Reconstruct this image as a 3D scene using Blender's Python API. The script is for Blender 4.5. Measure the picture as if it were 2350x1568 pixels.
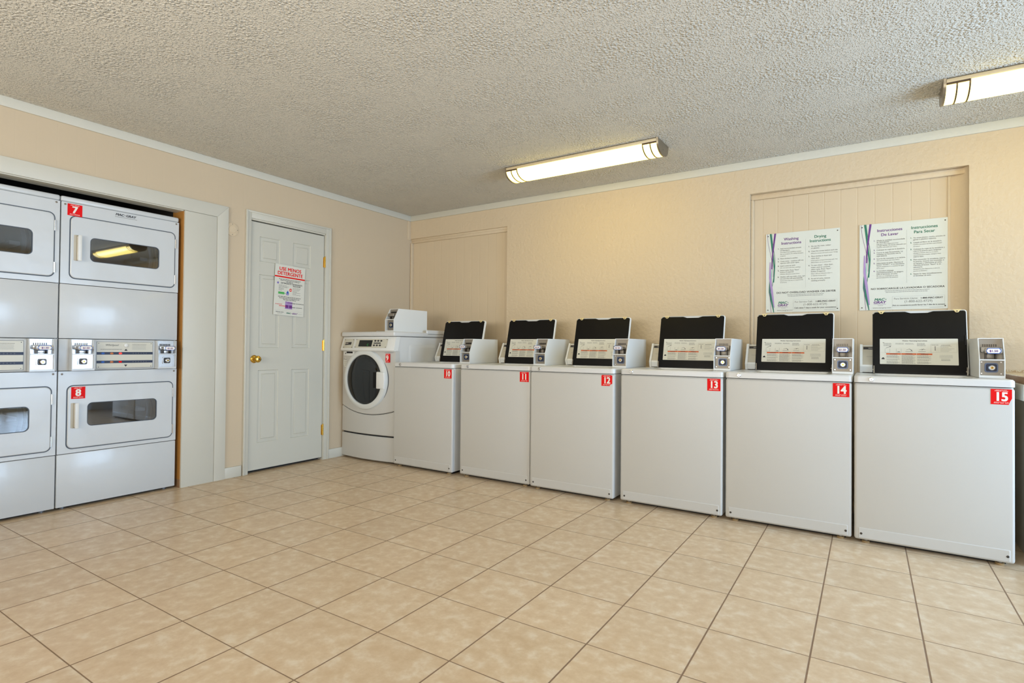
import bpy, bmesh, math, random
from mathutils import Matrix, Vector

for o in list(bpy.data.objects):
    bpy.data.objects.remove(o, do_unlink=True)
SC = bpy.context.scene
COL = SC.collection
random.seed(7)
PI = math.pi

# ------------------------------------------------------------------ camera
CX, CY, CZ = 4.159456, -4.419842, 1.026013
YAW, PITCH, ROLL, FPX = -0.571354, 0.01233, 0.009376, 1268.3526
f0 = Vector((math.sin(YAW), math.cos(YAW), 0)); r0 = Vector((math.cos(YAW), -math.sin(YAW), 0)); u0 = Vector((0, 0, 1))
fw = f0 * math.cos(PITCH) + u0 * math.sin(PITCH)
up = -f0 * math.sin(PITCH) + u0 * math.cos(PITCH)
rt = r0 * math.cos(ROLL) + up * math.sin(ROLL)
up = -r0 * math.sin(ROLL) + up * math.cos(ROLL)
cam = bpy.data.cameras.new('camera'); camo = bpy.data.objects.new('camera', cam); COL.objects.link(camo)
cam.sensor_width = 36; cam.lens = FPX * 36 / 2350; cam.clip_start = 0.05
camo.matrix_world = Matrix(((rt.x, up.x, -fw.x, CX), (rt.y, up.y, -fw.y, CY), (rt.z, up.z, -fw.z, CZ), (0, 0, 0, 1)))
SC.camera = camo

# ------------------------------------------------------------------ exposure, sky, daylight
SC.view_settings.view_transform = 'Standard'; SC.view_settings.look = 'None'
SC.view_settings.gamma = 1.0; SC.view_settings.use_curve_mapping = False
SC.view_settings.exposure = -0.15
ROOM_X, ROOM_Y, ROOM_Z = 6.6, -6.4, 2.442
W = bpy.data.worlds.new('world'); SC.world = W; W.use_nodes = True
W.node_tree.nodes['Background'].inputs[0].default_value = (0.62, 0.78, 1.0, 1)
W.node_tree.nodes['Background'].inputs[1].default_value = 1.6


def area(name, loc, rot, sx, sy, power, color):
    l = bpy.data.lights.new(name, 'AREA'); l.shape = 'RECTANGLE'; l.size = sx; l.size_y = sy
    l.energy = power; l.color = color
    o = bpy.data.objects.new(name, l); COL.objects.link(o); o.location = loc; o.rotation_euler = rot
    return o


# daylight through the side glazing; front lamp is fill at an added window
area('daylight_side_door', (ROOM_X + 0.30, -1.4, 1.15), (0, PI / 2 - 0.05, 0), 1.9, 2.2, 230, (0.50, 0.71, 1.0))
area('daylight_side_window', (ROOM_X + 0.30, -4.5, 1.5), (0, PI / 2 + 0.55, 0), 1.2, 2.0, 60, (0.78, 0.88, 1.0))
area('fill_front_window', (3.1, ROOM_Y - 0.30, 1.45), (PI / 2 + 0.95, 0, 0), 4.0, 1.5, 300, (1.0, 0.955, 0.87))


# ------------------------------------------------------------------ materials
def srgb(r, g, b):
    f = lambda c: (c / 255 / 12.92) if c / 255 <= 0.04045 else ((c / 255 + 0.055) / 1.055) ** 2.4
    return (f(r), f(g), f(b), 1)


MATS = {}


def mat(name, col, rough=0.5, metal=0.0, spec=0.5, emit=None, es=0, bump=None, coat=0.0):
    m = bpy.data.materials.new(name); m.use_nodes = True
    n = m.node_tree.nodes; L = m.node_tree.links; b = n['Principled BSDF']
    b.inputs['Base Color'].default_value = col; b.inputs['Roughness'].default_value = rough
    b.inputs['Metallic'].default_value = metal; b.inputs['Specular IOR Level'].default_value = spec
    b.inputs['Coat Weight'].default_value = coat; b.inputs['Coat Roughness'].default_value = 0.1
    if emit:
        b.inputs['Emission Color'].default_value = emit; b.inputs['Emission Strength'].default_value = es
    # faint surface variation so that nothing is perfectly flat
    tc = n.new('ShaderNodeTexCoord'); nz = n.new('ShaderNodeTexNoise'); nz.inputs['Scale'].default_value = bump[0] if bump else 9
    nz.inputs['Detail'].default_value = 4
    L.new(tc.outputs['Object'], nz.inputs['Vector'])
    bp = n.new('ShaderNodeBump'); bp.inputs['Strength'].default_value = bump[1] if bump else 0.04
    bp.inputs['Distance'].default_value = bump[2] if bump else 0.01
    L.new(nz.outputs['Fac'], bp.inputs['Height']); L.new(bp.outputs['Normal'], b.inputs['Normal'])
    MATS[name] = m
    return m


mat('enamel', srgb(212, 212, 210), 0.28, spec=0.5, coat=0.15, bump=(3, 0.05, 0.02))
mat('dryer_enamel', srgb(203, 206, 207), 0.33, spec=0.6, coat=0.2, bump=(2.2, 0.3, 0.04))
mat('front_enamel', srgb(197, 195, 189), 0.42, spec=0.4, bump=(2, 0.03, 0.02))
mat('white_plastic', srgb(226, 226, 222), 0.38)
mat('ring_plastic', srgb(214, 216, 212), 0.3)
mat('foot_rubber', srgb(150, 124, 84), 0.7)
mat('cream', srgb(226, 205, 150), 0.45)
mat('black_plastic', srgb(15, 13, 12), 0.5, spec=0.2, bump=(180, 0.1, 0.002))
mat('gasket', srgb(70, 78, 88), 0.5)
mat('dark_gap', srgb(18, 18, 22), 0.8)
mat('tub', srgb(120, 124, 128), 0.35, metal=0.7)
mat('chrome', srgb(205, 205, 205), 0.25, metal=1.0)
mat('steel', srgb(150, 142, 130), 0.5, metal=0.7)
mat('dark_steel', srgb(70, 66, 62), 0.35, metal=0.9)
mat('lock_ring', srgb(84, 96, 120), 0.4, metal=0.6)
mat('brass', srgb(214, 176, 84), 0.2, metal=1.0)
mat('plate', srgb(206, 202, 186), 0.38)
mat('console_plate', srgb(186, 178, 160), 0.5)
mat('paper', srgb(214, 216, 206), 0.45)
mat('label_paper', srgb(216, 215, 204), 0.4)
mat('ink_dark', srgb(52, 50, 52), 0.6)
mat('ink_grey', srgb(120, 120, 116), 0.6)
mat('ink_pale', srgb(168, 170, 166), 0.6)
mat('ink_orange', srgb(206, 92, 36), 0.5)
mat('red', srgb(226, 8, 8), 0.6, spec=0.2)
mat('white_ink', srgb(238, 232, 224), 0.5)
mat('purple', srgb(102, 40, 128), 0.5)
mat('lilac', srgb(168, 138, 190), 0.5)
mat('green', srgb(10, 112, 88), 0.5)
mat('pale_green', srgb(128, 186, 168), 0.5)
mat('bright_green', srgb(74, 170, 84), 0.5)
mat('blue', srgb(38, 92, 176), 0.5)
mat('navy', srgb(26, 34, 62), 0.45)
mat('amber', srgb(196, 110, 48), 0.4)
mat('lamp_red', srgb(240, 70, 55), 0.4, emit=srgb(240, 60, 45), es=0.7)
mat('display', srgb(14, 15, 14), 0.35)
mat('led_green', srgb(40, 150, 60), 0.5, emit=(0.05, 0.5, 0.08, 1), es=0.5)
mat('wood', srgb(178, 124, 58), 0.6, bump=(40, 0.2, 0.005))
mat('chipboard', srgb(150, 116, 84), 0.8, bump=(200, 0.4, 0.003))
mat('trim_paint', srgb(203, 200, 187), 0.45, bump=(30, 0.08, 0.004))
mat('door_paint', srgb(200, 198, 186), 0.42, bump=(20, 0.06, 0.004))
mat('crown_paint', srgb(208, 205, 192), 0.6, bump=(60, 0.15, 0.004))
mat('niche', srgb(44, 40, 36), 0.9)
mat('lamp_pan', srgb(214, 196, 160), 0.4)
mat('nickel', srgb(150, 138, 118), 0.35, metal=0.75)
mat('band', srgb(96, 78, 62), 0.4, metal=0.6)
mat('diffuser', (0.8, 0.75, 0.6, 1), 0.3, emit=(1.0, 0.77, 0.15, 1), es=6.0)
mat('soil', srgb(120, 122, 112), 0.9)


def glass(name, tint, ior=1.6, rough=0.02):
    m = bpy.data.materials.new(name); m.use_nodes = True
    n = m.node_tree.nodes; L = m.node_tree.links; n.clear()
    out = n.new('ShaderNodeOutputMaterial'); mx = n.new('ShaderNodeMixShader')
    tr = n.new('ShaderNodeBsdfTransparent'); tr.inputs[0].default_value = tint
    gl = n.new('ShaderNodeBsdfGlossy'); gl.inputs['Roughness'].default_value = rough
    fr = n.new('ShaderNodeFresnel'); fr.inputs[0].default_value = ior
    L.new(fr.outputs[0], mx.inputs[0]); L.new(tr.outputs[0], mx.inputs[1]); L.new(gl.outputs[0], mx.inputs[2])
    L.new(mx.outputs[0], out.inputs[0]); MATS[name] = m


glass('dryer_glass', (0.34, 0.38, 0.42, 1), 2.8)
glass('washer_glass', (0.05, 0.07, 0.10, 1), 1.7, 0.05)
glass('pane', (0.97, 0.98, 0.98, 1), 1.45)


def wall_mat(name, col, groove=None, bump=(38, 0.5, 0.009)):
    """painted wall; groove=(axis, offset) cuts a V groove every 0.1 m (panelling)"""
    m = mat(name, col, 0.62, spec=0.3, bump=bump)
    n = m.node_tree.nodes; L = m.node_tree.links; b = n['Principled BSDF']
    tc = [x for x in n if x.type == 'TEX_COORD'][0]; bp = [x for x in n if x.type == 'BUMP'][0]
    # slight roller mottling in the paint
    n2 = n.new('ShaderNodeTexNoise'); n2.inputs['Scale'].default_value = 1.3; n2.inputs['Detail'].default_value = 3
    L.new(tc.outputs['Object'], n2.inputs['Vector'])
    mx = n.new('ShaderNodeMixRGB'); mx.inputs[1].default_value = col
    mx.inputs[2].default_value = (col[0] * 0.93, col[1] * 0.92, col[2] * 0.9, 1)
    L.new(n2.outputs['Fac'], mx.inputs[0]); L.new(mx.outputs[0], b.inputs['Base Color'])
    if groove:
        sp = n.new('ShaderNodeSeparateXYZ'); L.new(tc.outputs['Object'], sp.inputs[0])

        def M(op, a, bb=None):
            k = n.new('ShaderNodeMath'); k.operation = op
            for i, v in enumerate((a, bb)):
                if v is None: continue
                if isinstance(v, (int, float)): k.inputs[i].default_value = v
                else: L.new(v, k.inputs[i])
            return k.outputs[0]
        t = M('FRACT', M('ADD', M('MULTIPLY', M('ADD', sp.outputs[groove[0]], -groove[1]), 10.0), 100.5))
        d = M('ABSOLUTE', M('SUBTRACT', t, 0.5))
        g = M('MINIMUM', M('MULTIPLY', d, 22.0), 1.0)
        bp2 = n.new('ShaderNodeBump'); bp2.inputs['Strength'].default_value = groove[2]; bp2.inputs['Distance'].default_value = 0.0025
        L.new(g, bp2.inputs['Height']); L.new(bp.outputs['Normal'], bp2.inputs['Normal']); L.new(bp2.outputs['Normal'], b.inputs['Normal'])
    return m


WALLC = srgb(215, 196, 167)
wall_mat('wall_plaster', WALLC)
wall_mat('wall_panel_side', srgb(207, 189, 162), (1, 0.0, 0.10), (60, 0.12, 0.003))
wall_mat('wall_panel_back', WALLC, (0, 0.0, 0.5), (60, 0.12, 0.003))
wall_mat('wall_plain', srgb(210, 200, 180))


def ceiling_mat():
    m = mat('popcorn', srgb(214, 209, 197), 0.9, spec=0.1)
    n = m.node_tree.nodes; L = m.node_tree.links; b = n['Principled BSDF']
    tc = [x for x in n if x.type == 'TEX_COORD'][0]; bp = [x for x in n if x.type == 'BUMP'][0]; nz = [x for x in n if x.type == 'TEX_NOISE'][0]
    nz.inputs['Scale'].default_value = 120; nz.inputs['Detail'].default_value = 2; nz.inputs['Roughness'].default_value = 0.55
    vo = n.new('ShaderNodeTexVoronoi'); vo.inputs['Scale'].default_value = 125; vo.inputs['Randomness'].default_value = 1
    # sprayed granules: domes of two sizes, thinner in some patches
    wv = n.new('ShaderNodeVectorMath'); wv.operation = 'MULTIPLY_ADD'; wv.inputs[1].default_value = (0.006, 0.006, 0.0)
    L.new(nz.outputs['Color'], wv.inputs[0]); L.new(tc.outputs['Object'], wv.inputs[2])
    v2 = n.new('ShaderNodeTexVoronoi'); v2.inputs['Scale'].default_value = 62
    L.new(wv.outputs[0], vo.inputs['Vector']); L.new(wv.outputs[0], v2.inputs['Vector'])
    n3 = n.new('ShaderNodeTexNoise'); n3.inputs['Scale'].default_value = 4; L.new(tc.outputs['Object'], n3.inputs['Vector'])

    def M(op, a, c):
        k = n.new('ShaderNodeMath'); k.operation = op
        for q, v in enumerate((a, c)):
            if isinstance(v, (int, float)): k.inputs[q].default_value = v
            else: L.new(v, k.inputs[q])
        return k.outputs[0]
    d1 = M('MAXIMUM', M('SUBTRACT', 0.50, vo.outputs['Distance']), 0.0)
    d2 = M('MULTIPLY', M('MAXIMUM', M('SUBTRACT', n3.outputs['Fac'], v2.outputs['Distance']), 0.0), 1.3)
    ad = n.new('ShaderNodeMath'); ad.operation = 'ADD'; L.new(d1, ad.inputs[0]); L.new(d2, ad.inputs[1])
    L.new(ad.outputs[0], bp.inputs['Height']); bp.inputs['Strength'].default_value = 0.9; bp.inputs['Distance'].default_value = 0.011
    return m


ceiling_mat()
TX0, TY0, TSX, TSY = 2.349214, -2.992786, 0.329865, 0.345128


def floor_mat():
    m = mat('floor_tile', srgb(200, 172, 132), 0.3, spec=0.45)
    n = m.node_tree.nodes; L = m.node_tree.links; b = n['Principled BSDF']
    tc = [x for x in n if x.type == 'TEX_COORD'][0]; bp = [x for x in n if x.type == 'BUMP'][0]
    sp = n.new('ShaderNodeSeparateXYZ'); L.new(tc.outputs['Object'], sp.inputs[0])

    def M(op, a, bb=None):
        k = n.new('ShaderNodeMath'); k.operation = op
        for i, v in enumerate((a, bb)):
            if v is None: continue
            if isinstance(v, (int, float)): k.inputs[i].default_value = v
            else: L.new(v, k.inputs[i])
        return k.outputs[0]
    u = M('MULTIPLY', M('SUBTRACT', sp.outputs[0], TX0), 1 / TSX); v = M('MULTIPLY', M('SUBTRACT', sp.outputs[1], TY0), 1 / TSY)
    du = M('MULTIPLY', M('SUBTRACT', 0.5, M('ABSOLUTE', M('SUBTRACT', M('FRACT', M('ADD', u, 50)), 0.5))), TSX)
    dv = M('MULTIPLY', M('SUBTRACT', 0.5, M('ABSOLUTE', M('SUBTRACT', M('FRACT', M('ADD', v, 50)), 0.5))), TSY)
    d = M('MINIMUM', M('ADD', du, -0.0008), dv)
    mask = M('MINIMUM', M('MAXIMUM', M('MULTIPLY', M('SUBTRACT', d, 0.0014), 900.0), 0.0), 1.0)
    cb = n.new('ShaderNodeCombineXYZ'); L.new(M('FLOOR', u), cb.inputs[0]); L.new(M('FLOOR', v), cb.inputs[1])
    wn = n.new('ShaderNodeTexWhiteNoise'); wn.noise_dimensions = '3D'; L.new(cb.outputs[0], wn.inputs['Vector'])
    off = n.new('ShaderNodeVectorMath'); off.operation = 'MULTIPLY_ADD'; off.inputs[1].default_value = (9, 9, 9)
    L.new(wn.outputs['Color'], off.inputs[0]); L.new(tc.outputs['Object'], off.inputs[2])
    nz = n.new('ShaderNodeTexNoise'); nz.inputs['Scale'].default_value = 20; nz.inputs['Detail'].default_value = 6; nz.inputs['Roughness'].default_value = 0.62
    L.new(off.outputs[0], nz.inputs['Vector'])
    cr = n.new('ShaderNodeValToRGB'); e = cr.color_ramp.elements
    e[0].position = 0.34; e[0].color = srgb(204, 176, 141); e[1].position = 0.68; e[1].color = srgb(224, 206, 180)
    k = e.new(0.52); k.color = srgb(213, 188, 155)
    L.new(nz.outputs['Fac'], cr.inputs[0])
    hs = n.new('ShaderNodeHueSaturation'); L.new(cr.outputs[0], hs.inputs['Color'])
    L.new(M('ADD', M('MULTIPLY', wn.outputs['Value'], 0.07), 0.965), hs.inputs['Value'])
    mx = n.new('ShaderNodeMixRGB'); mx.inputs[1].default_value = srgb(134, 108, 84)
    L.new(mask, mx.inputs[0]); L.new(hs.outputs[0], mx.inputs[2]); L.new(mx.outputs[0], b.inputs['Base Color'])
    L.new(M('SUBTRACT', 0.8, M('MULTIPLY', mask, 0.48)), b.inputs['Roughness'])
    bp.inputs['Strength'].default_value = 0.5; bp.inputs['Distance'].default_value = 0.002
    L.new(M('ADD', mask, M('MULTIPLY', nz.outputs['Fac'], 0.25)), bp.inputs['Height'])


floor_mat()


def counter_mat():
    m = mat('counter_laminate', srgb(206, 188, 150), 0.35)
    n = m.node_tree.nodes; L = m.node_tree.links; b = n['Principled BSDF']
    tc = [x for x in n if x.type == 'TEX_COORD'][0]
    nz = n.new('ShaderNodeTexNoise'); nz.inputs['Scale'].default_value = 160; L.new(tc.outputs['Object'], nz.inputs['Vector'])
    cr = n.new('ShaderNodeValToRGB'); e = cr.color_ramp.elements
    e[0].position = 0.38; e[0].color = srgb(170, 138, 96); e[1].position = 0.6; e[1].color = srgb(214, 200, 168)
    L.new(nz.outputs['Fac'], cr.inputs[0]); L.new(cr.outputs[0], b.inputs['Base Color'])


counter_mat()

# ------------------------------------------------------------------ mesh builder
_txt = {}


def text_geo(s, bold, align, shear):
    k = (s, bold, align, shear)
    if k in _txt: return _txt[k]
    cu = bpy.data.curves.new('t', 'FONT'); cu.body = s; cu.size = 1; cu.align_x = align; cu.shear = shear
    cu.resolution_u = 3; cu.fill_mode = 'FRONT'
    ob = bpy.data.objects.new('t', cu); COL.objects.link(ob)
    me = ob.to_mesh()
    r = ([v.co.copy() for v in me.vertices], [tuple(p.vertices) for p in me.polygons])
    ob.to_mesh_clear(); bpy.data.objects.remove(ob); bpy.data.curves.remove(cu)
    _txt[k] = r
    return r


def FR(y=0.0, x=0.0, z=0.0):
    """frame of a face looking towards -y: u = +x, v = +z, w = out"""
    return Matrix(((1, 0, 0, x), (0, 0, -1, y), (0, 1, 0, z), (0, 0, 0, 1)))


def rr(x0, y0, x1, y1, r, n=5):
    P = []
    for cx, cy, a in ((x1 - r, y1 - r, 0), (x0 + r, y1 - r, 90), (x0 + r, y0 + r, 180), (x1 - r, y0 + r, 270)):
        for i in range(n + 1):
            t = math.radians(a + 90 * i / n); P.append((cx + r * math.cos(t), cy + r * math.sin(t)))
    return P


class MB:
    def __init__(s): s.v = []; s.f = []; s.m = []; s.mats = []; s.T = Matrix.Identity(4)

    def mi(s, m):
        if m not in s.mats: s.mats.append(m)
        return s.mats.index(m)

    def add(s, V, F, m, T=None):
        T = s.T @ T if T is not None else s.T
        b = len(s.v); s.v += [T @ Vector(p) for p in V]; k = s.mi(m)
        for f in F: s.f.append([b + i for i in f]); s.m.append(k)
        return s

    def box(s, x0, x1, y0, y1, z0, z1, m, r=0, seg=2, T=None):
        bm = bmesh.new(); bmesh.ops.create_cube(bm, size=1)
        for v in bm.verts: v.co = Vector(((x0 + x1) / 2 + v.co.x * (x1 - x0), (y0 + y1) / 2 + v.co.y * (y1 - y0), (z0 + z1) / 2 + v.co.z * (z1 - z0)))
        if r: bmesh.ops.bevel(bm, geom=list(bm.edges), offset=r, segments=seg, profile=0.5, affect='EDGES')
        bm.verts.index_update()
        s.add([v.co.copy() for v in bm.verts], [[v.index for v in f.verts] for f in bm.faces], m, T); bm.free(); return s

    def prism(s, P, w0, w1, m, T=None, r=0):
        """polygon P in (u, v) extruded from w0 to w1 along w; r rounds the w1 rim"""
        bm = bmesh.new(); n = len(P)
        A = [bm.verts.new((p[0], p[1], w0)) for p in P]; B = [bm.verts.new((p[0], p[1], w1)) for p in P]
        bm.faces.new(A[::-1]); top = bm.faces.new(B)
        for i in range(n): bm.faces.new((A[i], A[(i + 1) % n], B[(i + 1) % n], B[i]))
        bmesh.ops.recalc_face_normals(bm, faces=bm.faces)
        if r: bmesh.ops.bevel(bm, geom=list(top.edges), offset=r, segments=2, profile=0.5, affect='EDGES')
        bm.verts.index_update()
        s.add([v.co.copy() for v in bm.verts], [[v.index for v in f.verts] for f in bm.faces], m, T); bm.free(); return s

    def ring(s, O, I, w0, w1, m, T=None, wi=None, back=True):
        """plate with outline O and hole I (same number of points); wi = height of the inner rim"""
        n = len(O); wi = w1 if wi is None else wi
        V = [(p[0], p[1], w0) for p in O] + [(p[0], p[1], w1) for p in O] + [(p[0], p[1], wi) for p in I] + [(p[0], p[1], w0) for p in I]
        F = []
        for i in range(n):
            j = (i + 1) % n
            F += [(i, j, n + j, n + i), (n + i, n + j, 2 * n + j, 2 * n + i), (2 * n + i, 2 * n + j, 3 * n + j, 3 * n + i)]
            if back: F.append((3 * n + i, 3 * n + j, j, i))
        return s.add(V, F, m, T)

    def cyl(s, cx, cy, r, w0, w1, m, T=None, n=24, r1=None, cap=True):
        r1 = r if r1 is None else r1
        V = [(cx + r * math.cos(2 * PI * i / n), cy + r * math.sin(2 * PI * i / n), w0) for i in range(n)]
        V += [(cx + r1 * math.cos(2 * PI * i / n), cy + r1 * math.sin(2 * PI * i / n), w1) for i in range(n)]
        F = [(i, (i + 1) % n, n + (i + 1) % n, n + i) for i in range(n)]
        if cap: F += [tuple(range(n))[::-1], tuple(range(n, 2 * n))]
        return s.add(V, F, m, T)

    def lathe(s, prof, m, T=None, n=32, sx=1, sy=1, cx=0, cy=0):
        V = []; F = []; k = len(prof)
        for i in range(n):
            a = 2 * PI * i / n
            V += [(cx + sx * p[0] * math.cos(a), cy + sy * p[0] * math.sin(a), p[1]) for p in prof]
        for i in range(n):
            j = (i + 1) % n
            for q in range(k - 1): F.append((i * k + q, j * k + q, j * k + q + 1, i * k + q + 1))
        return s.add(V, F, m, T)

    def flat(s, P, w, m, T=None): return s.add([(p[0], p[1], w) for p in P], [tuple(range(len(P)))], m, T)

    def rect(s, x0, y0, x1, y1, w, m, T=None): return s.flat(((x0, y0), (x1, y0), (x1, y1), (x0, y1)), w, m, T)

    def text(s, t, x, y, size, m, T=None, w=0.0, align='LEFT', bold=0.0, shear=0.0, sx=1.0, maxw=None):
        V, F = text_geo(t, 0, align, shear)
        if maxw and V: size = min(size, maxw / max(v.x for v in V))   # heavier weights are struck several times, slightly apart
        o = bold * size * 0.8
        for k, (dx, dy) in enumerate(((-o, -o * .6), (o, -o * .6), (-o, o * .6), (o, o * .6)) if bold else ((0, 0),)):
            s.add([(x + dx + v.x * size * sx, y + dy + v.y * size, w + k * 0.00008) for v in V], F, m, T)
        return s

    def greek(s, x0, x1, y, h, m, T=None, w=0.0, wl=0.008):
        """a line of print too small to read: a row of word-long dashes"""
        x = x0
        while x < x1 - wl * 0.3:
            h_ = h * 0.8; l = wl * random.uniform(0.35, 1.2); e = min(x + l, x1)
            s.rect(x, y, e, y + h_, w, m, T); x = e + max(wl * 0.14, 0.0007)
        return s

    def tube(s, pts, r, m, n=8):
        pts = [Vector(p) for p in pts]; V = []; F = []
        for i, p in enumerate(pts):
            d = (pts[min(i + 1, len(pts) - 1)] - pts[max(i - 1, 0)]).normalized()
            a = d.orthogonal().normalized() if abs(d.z) > .9 else d.cross(Vector((0, 0, 1))).normalized(); b = d.cross(a)
            V += [p + (a * math.cos(2 * PI * k / n) + b * math.sin(2 * PI * k / n)) * r for k in range(n)]
        for i in range(len(pts) - 1):
            for k in range(n): F.append((i * n + k, i * n + (k + 1) % n, (i + 1) * n + (k + 1) % n, (i + 1) * n + k))
        F += [tuple(range(n))[::-1], tuple(range((len(pts) - 1) * n, len(pts) * n))]
        return s.add(V, F, m)

    def mesh(s, name):
        me = bpy.data.meshes.new(name); me.from_pydata(s.v, [], s.f)
        for m in s.mats: me.materials.append(MATS[m])
        me.polygons.foreach_set('material_index', s.m)
        me.polygons.foreach_set('use_smooth', [True] * len(s.f))
        me.update(); me.set_sharp_from_angle(angle=math.radians(32))
        return me

    def build(s, name, parent=None, label=None):
        return link(name, s.mesh(name), parent, label)


def link(name, me, parent=None, label=None):
    o = bpy.data.objects.new(name, me); COL.objects.link(o)
    if parent is not None: o.parent = parent
    if label: o['label'] = label
    return o


def thing(name, label, cat, loc=(0, 0, 0), rz=0.0, group=None):
    o = bpy.data.objects.new(name, None); COL.objects.link(o); o.empty_display_size = 0.1
    o.location = loc; o.rotation_euler = (0, 0, rz); o['label'] = label; o['category'] = cat
    if group: o['group'] = group
    return o


def struct(name, mb, parent=None):
    o = mb.build(name, parent)
    if parent is None: o['kind'] = 'structure'
    return o


# ------------------------------------------------------------------ room shell
DOOR_Y0, DOOR_Y1 = -1.832, -1.122      # leaf
NY0, NY1, NZ = -3.80, -2.352, 2.003     # dryer niche opening
b = MB(); b.box(-1.2, ROOM_X + 0.15, ROOM_Y - 0.15, 0.15, -0.1, 0, 'floor_tile'); struct('floor', b)
b = MB(); b.box(-1.2, ROOM_X + 0.15, ROOM_Y - 0.15, 0.15, ROOM_Z, ROOM_Z + 0.1, 'popcorn'); struct('ceiling', b)
b = MB(); T = -0.12
b.box(T, 0, DOOR_Y1 + 0.012, 0.12, 0, ROOM_Z, 'wall_panel_side')
b.box(T, 0, DOOR_Y0 - 0.012, DOOR_Y1 + 0.012, 2.045, ROOM_Z, 'wall_panel_side')
b.box(T, 0, NY1, DOOR_Y0 - 0.012, 0, ROOM_Z, 'wall_panel_side')
b.box(T, 0, NY0, NY1, NZ, ROOM_Z, 'wall_panel_side')
b.box(T, 0, ROOM_Y, NY0, 0, ROOM_Z, 'wall_panel_side')
struct('wall_left', b)
# dark enclosure behind the dryers
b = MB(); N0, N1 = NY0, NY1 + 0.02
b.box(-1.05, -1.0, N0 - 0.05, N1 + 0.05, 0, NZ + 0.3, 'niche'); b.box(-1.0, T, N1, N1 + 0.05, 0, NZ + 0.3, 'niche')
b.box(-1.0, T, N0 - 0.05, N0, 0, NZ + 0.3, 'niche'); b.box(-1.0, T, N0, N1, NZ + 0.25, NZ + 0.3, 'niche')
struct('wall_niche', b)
# back wall: plaster with two panelled recesses
RL, RZ = 1.252, 2.196
RX0, RX1 = 3.420, 4.692
DL, DR = 0.035, 0.062
b = MB()
b.box(RL, RX0, 0, 0.14, 0, ROOM_Z, 'wall_plaster'); b.box(RX1, ROOM_X, 0, 0.14, 0, ROOM_Z, 'wall_plaster')
b.box(0, RL, 0, 0.14, RZ, ROOM_Z, 'wall_plaster'); b.box(RX0, RX1, 0, 0.14, RZ, ROOM_Z, 'wall_plaster')
struct('wall_back', b)
b = MB(); b.box(0, RL, DL, 0.14, 0, RZ, 'wall_panel_back'); struct('wall_recess_left', b)
b = MB(); b.box(RX0, RX1, DR, 0.14, 0, RZ, 'wall_panel_back')
struct('wall_recess_right', b)
# front wall (behind the camera) with a wide window added for fill light, right wall with glass door and window
b = MB()
b.box(0, 1.1, ROOM_Y - 0.12, ROOM_Y, 0, ROOM_Z, 'wall_plain'); b.box(5.1, ROOM_X, ROOM_Y - 0.12, ROOM_Y, 0, ROOM_Z, 'wall_plain')
b.box(1.1, 5.1, ROOM_Y - 0.12, ROOM_Y, 0, 0.7, 'wall_plain'); b.box(1.1, 5.1, ROOM_Y - 0.12, ROOM_Y, 2.2, ROOM_Z, 'wall_plain')
struct('wall_front', b)
b = MB(); X0, X1 = ROOM_X, ROOM_X + 0.12
b.box(X0, X1, -0.5, 0.14, 0, ROOM_Z, 'wall_plain'); b.box(X0, X1, -2.6, -0.5, 2.15, ROOM_Z, 'wall_plain')
b.box(X0, X1, -3.5, -2.6, 0, ROOM_Z, 'wall_plain'); b.box(X0, X1, -5.5, -3.5, 0, 0.9, 'wall_plain')
b.box(X0, X1, -5.5, -3.5, 2.1, ROOM_Z, 'wall_plain'); b.box(X0, X1, ROOM_Y - 0.12, -5.5, 0, ROOM_Z, 'wall_plain')
struct('wall_right', b)


def window(name, T, w, h, nx):
    e = bpy.data.objects.new(name, None); COL.objects.link(e); e.matrix_world = T; e['kind'] = 'structure'
    b = MB(); f = 0.05
    b.box(0, w, 0, f, -0.03, 0.03, 'trim_paint'); b.box(0, w, h - f, h, -0.03, 0.03, 'trim_paint')
    for i in range(nx + 1):
        x = i * (w - f) / nx; b.box(x, x + f, f, h - f, -0.03, 0.03, 'trim_paint')
    b.build('window_frame', e)
    b = MB(); b.box(f, w - f, f, h - f, -0.004, 0.004, 'pane'); b.build('window_pane', e)


RW = Matrix(((0, 0, 1, ROOM_X + 0.06), (1, 0, 0, 0), (0, 1, 0, 0), (0, 0, 0, 1)))
window('door_2', RW @ Matrix.Translation((-2.6, 0, 0)), 2.1, 2.15, 2)
window('window_1', RW @ Matrix.Translation((-5.5, 0.9, 0)), 2.0, 1.2, 2)
window('added_fill_window', Matrix(((1, 0, 0, 1.1), (0, 0, -1, ROOM_Y - 0.06), (0, 1, 0, 0.7), (0, 0, 0, 1))), 4.0, 1.5, 3)  # unseen window behind the camera, added to let fill light in
# ground outside the glazing
b = MB(); b.box(ROOM_X + 0.15, 30, -30, 20, -0.2, -0.02, 'soil'); b.box(-20, ROOM_X + 0.15, -30, ROOM_Y - 0.15, -0.2, -0.02, 'soil')
g = b.build('ground'); g['kind'] = 'structure'

# crown strips
b = MB(); b.box(0, ROOM_X, -0.012, 0, 2.384, ROOM_Z, 'crown_paint', 0.002); struct('trim_1', b)
b = MB(); b.box(0, 0.012, ROOM_Y, -0.012, 2.384, ROOM_Z, 'crown_paint', 0.002); struct('trim_2', b)
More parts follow.
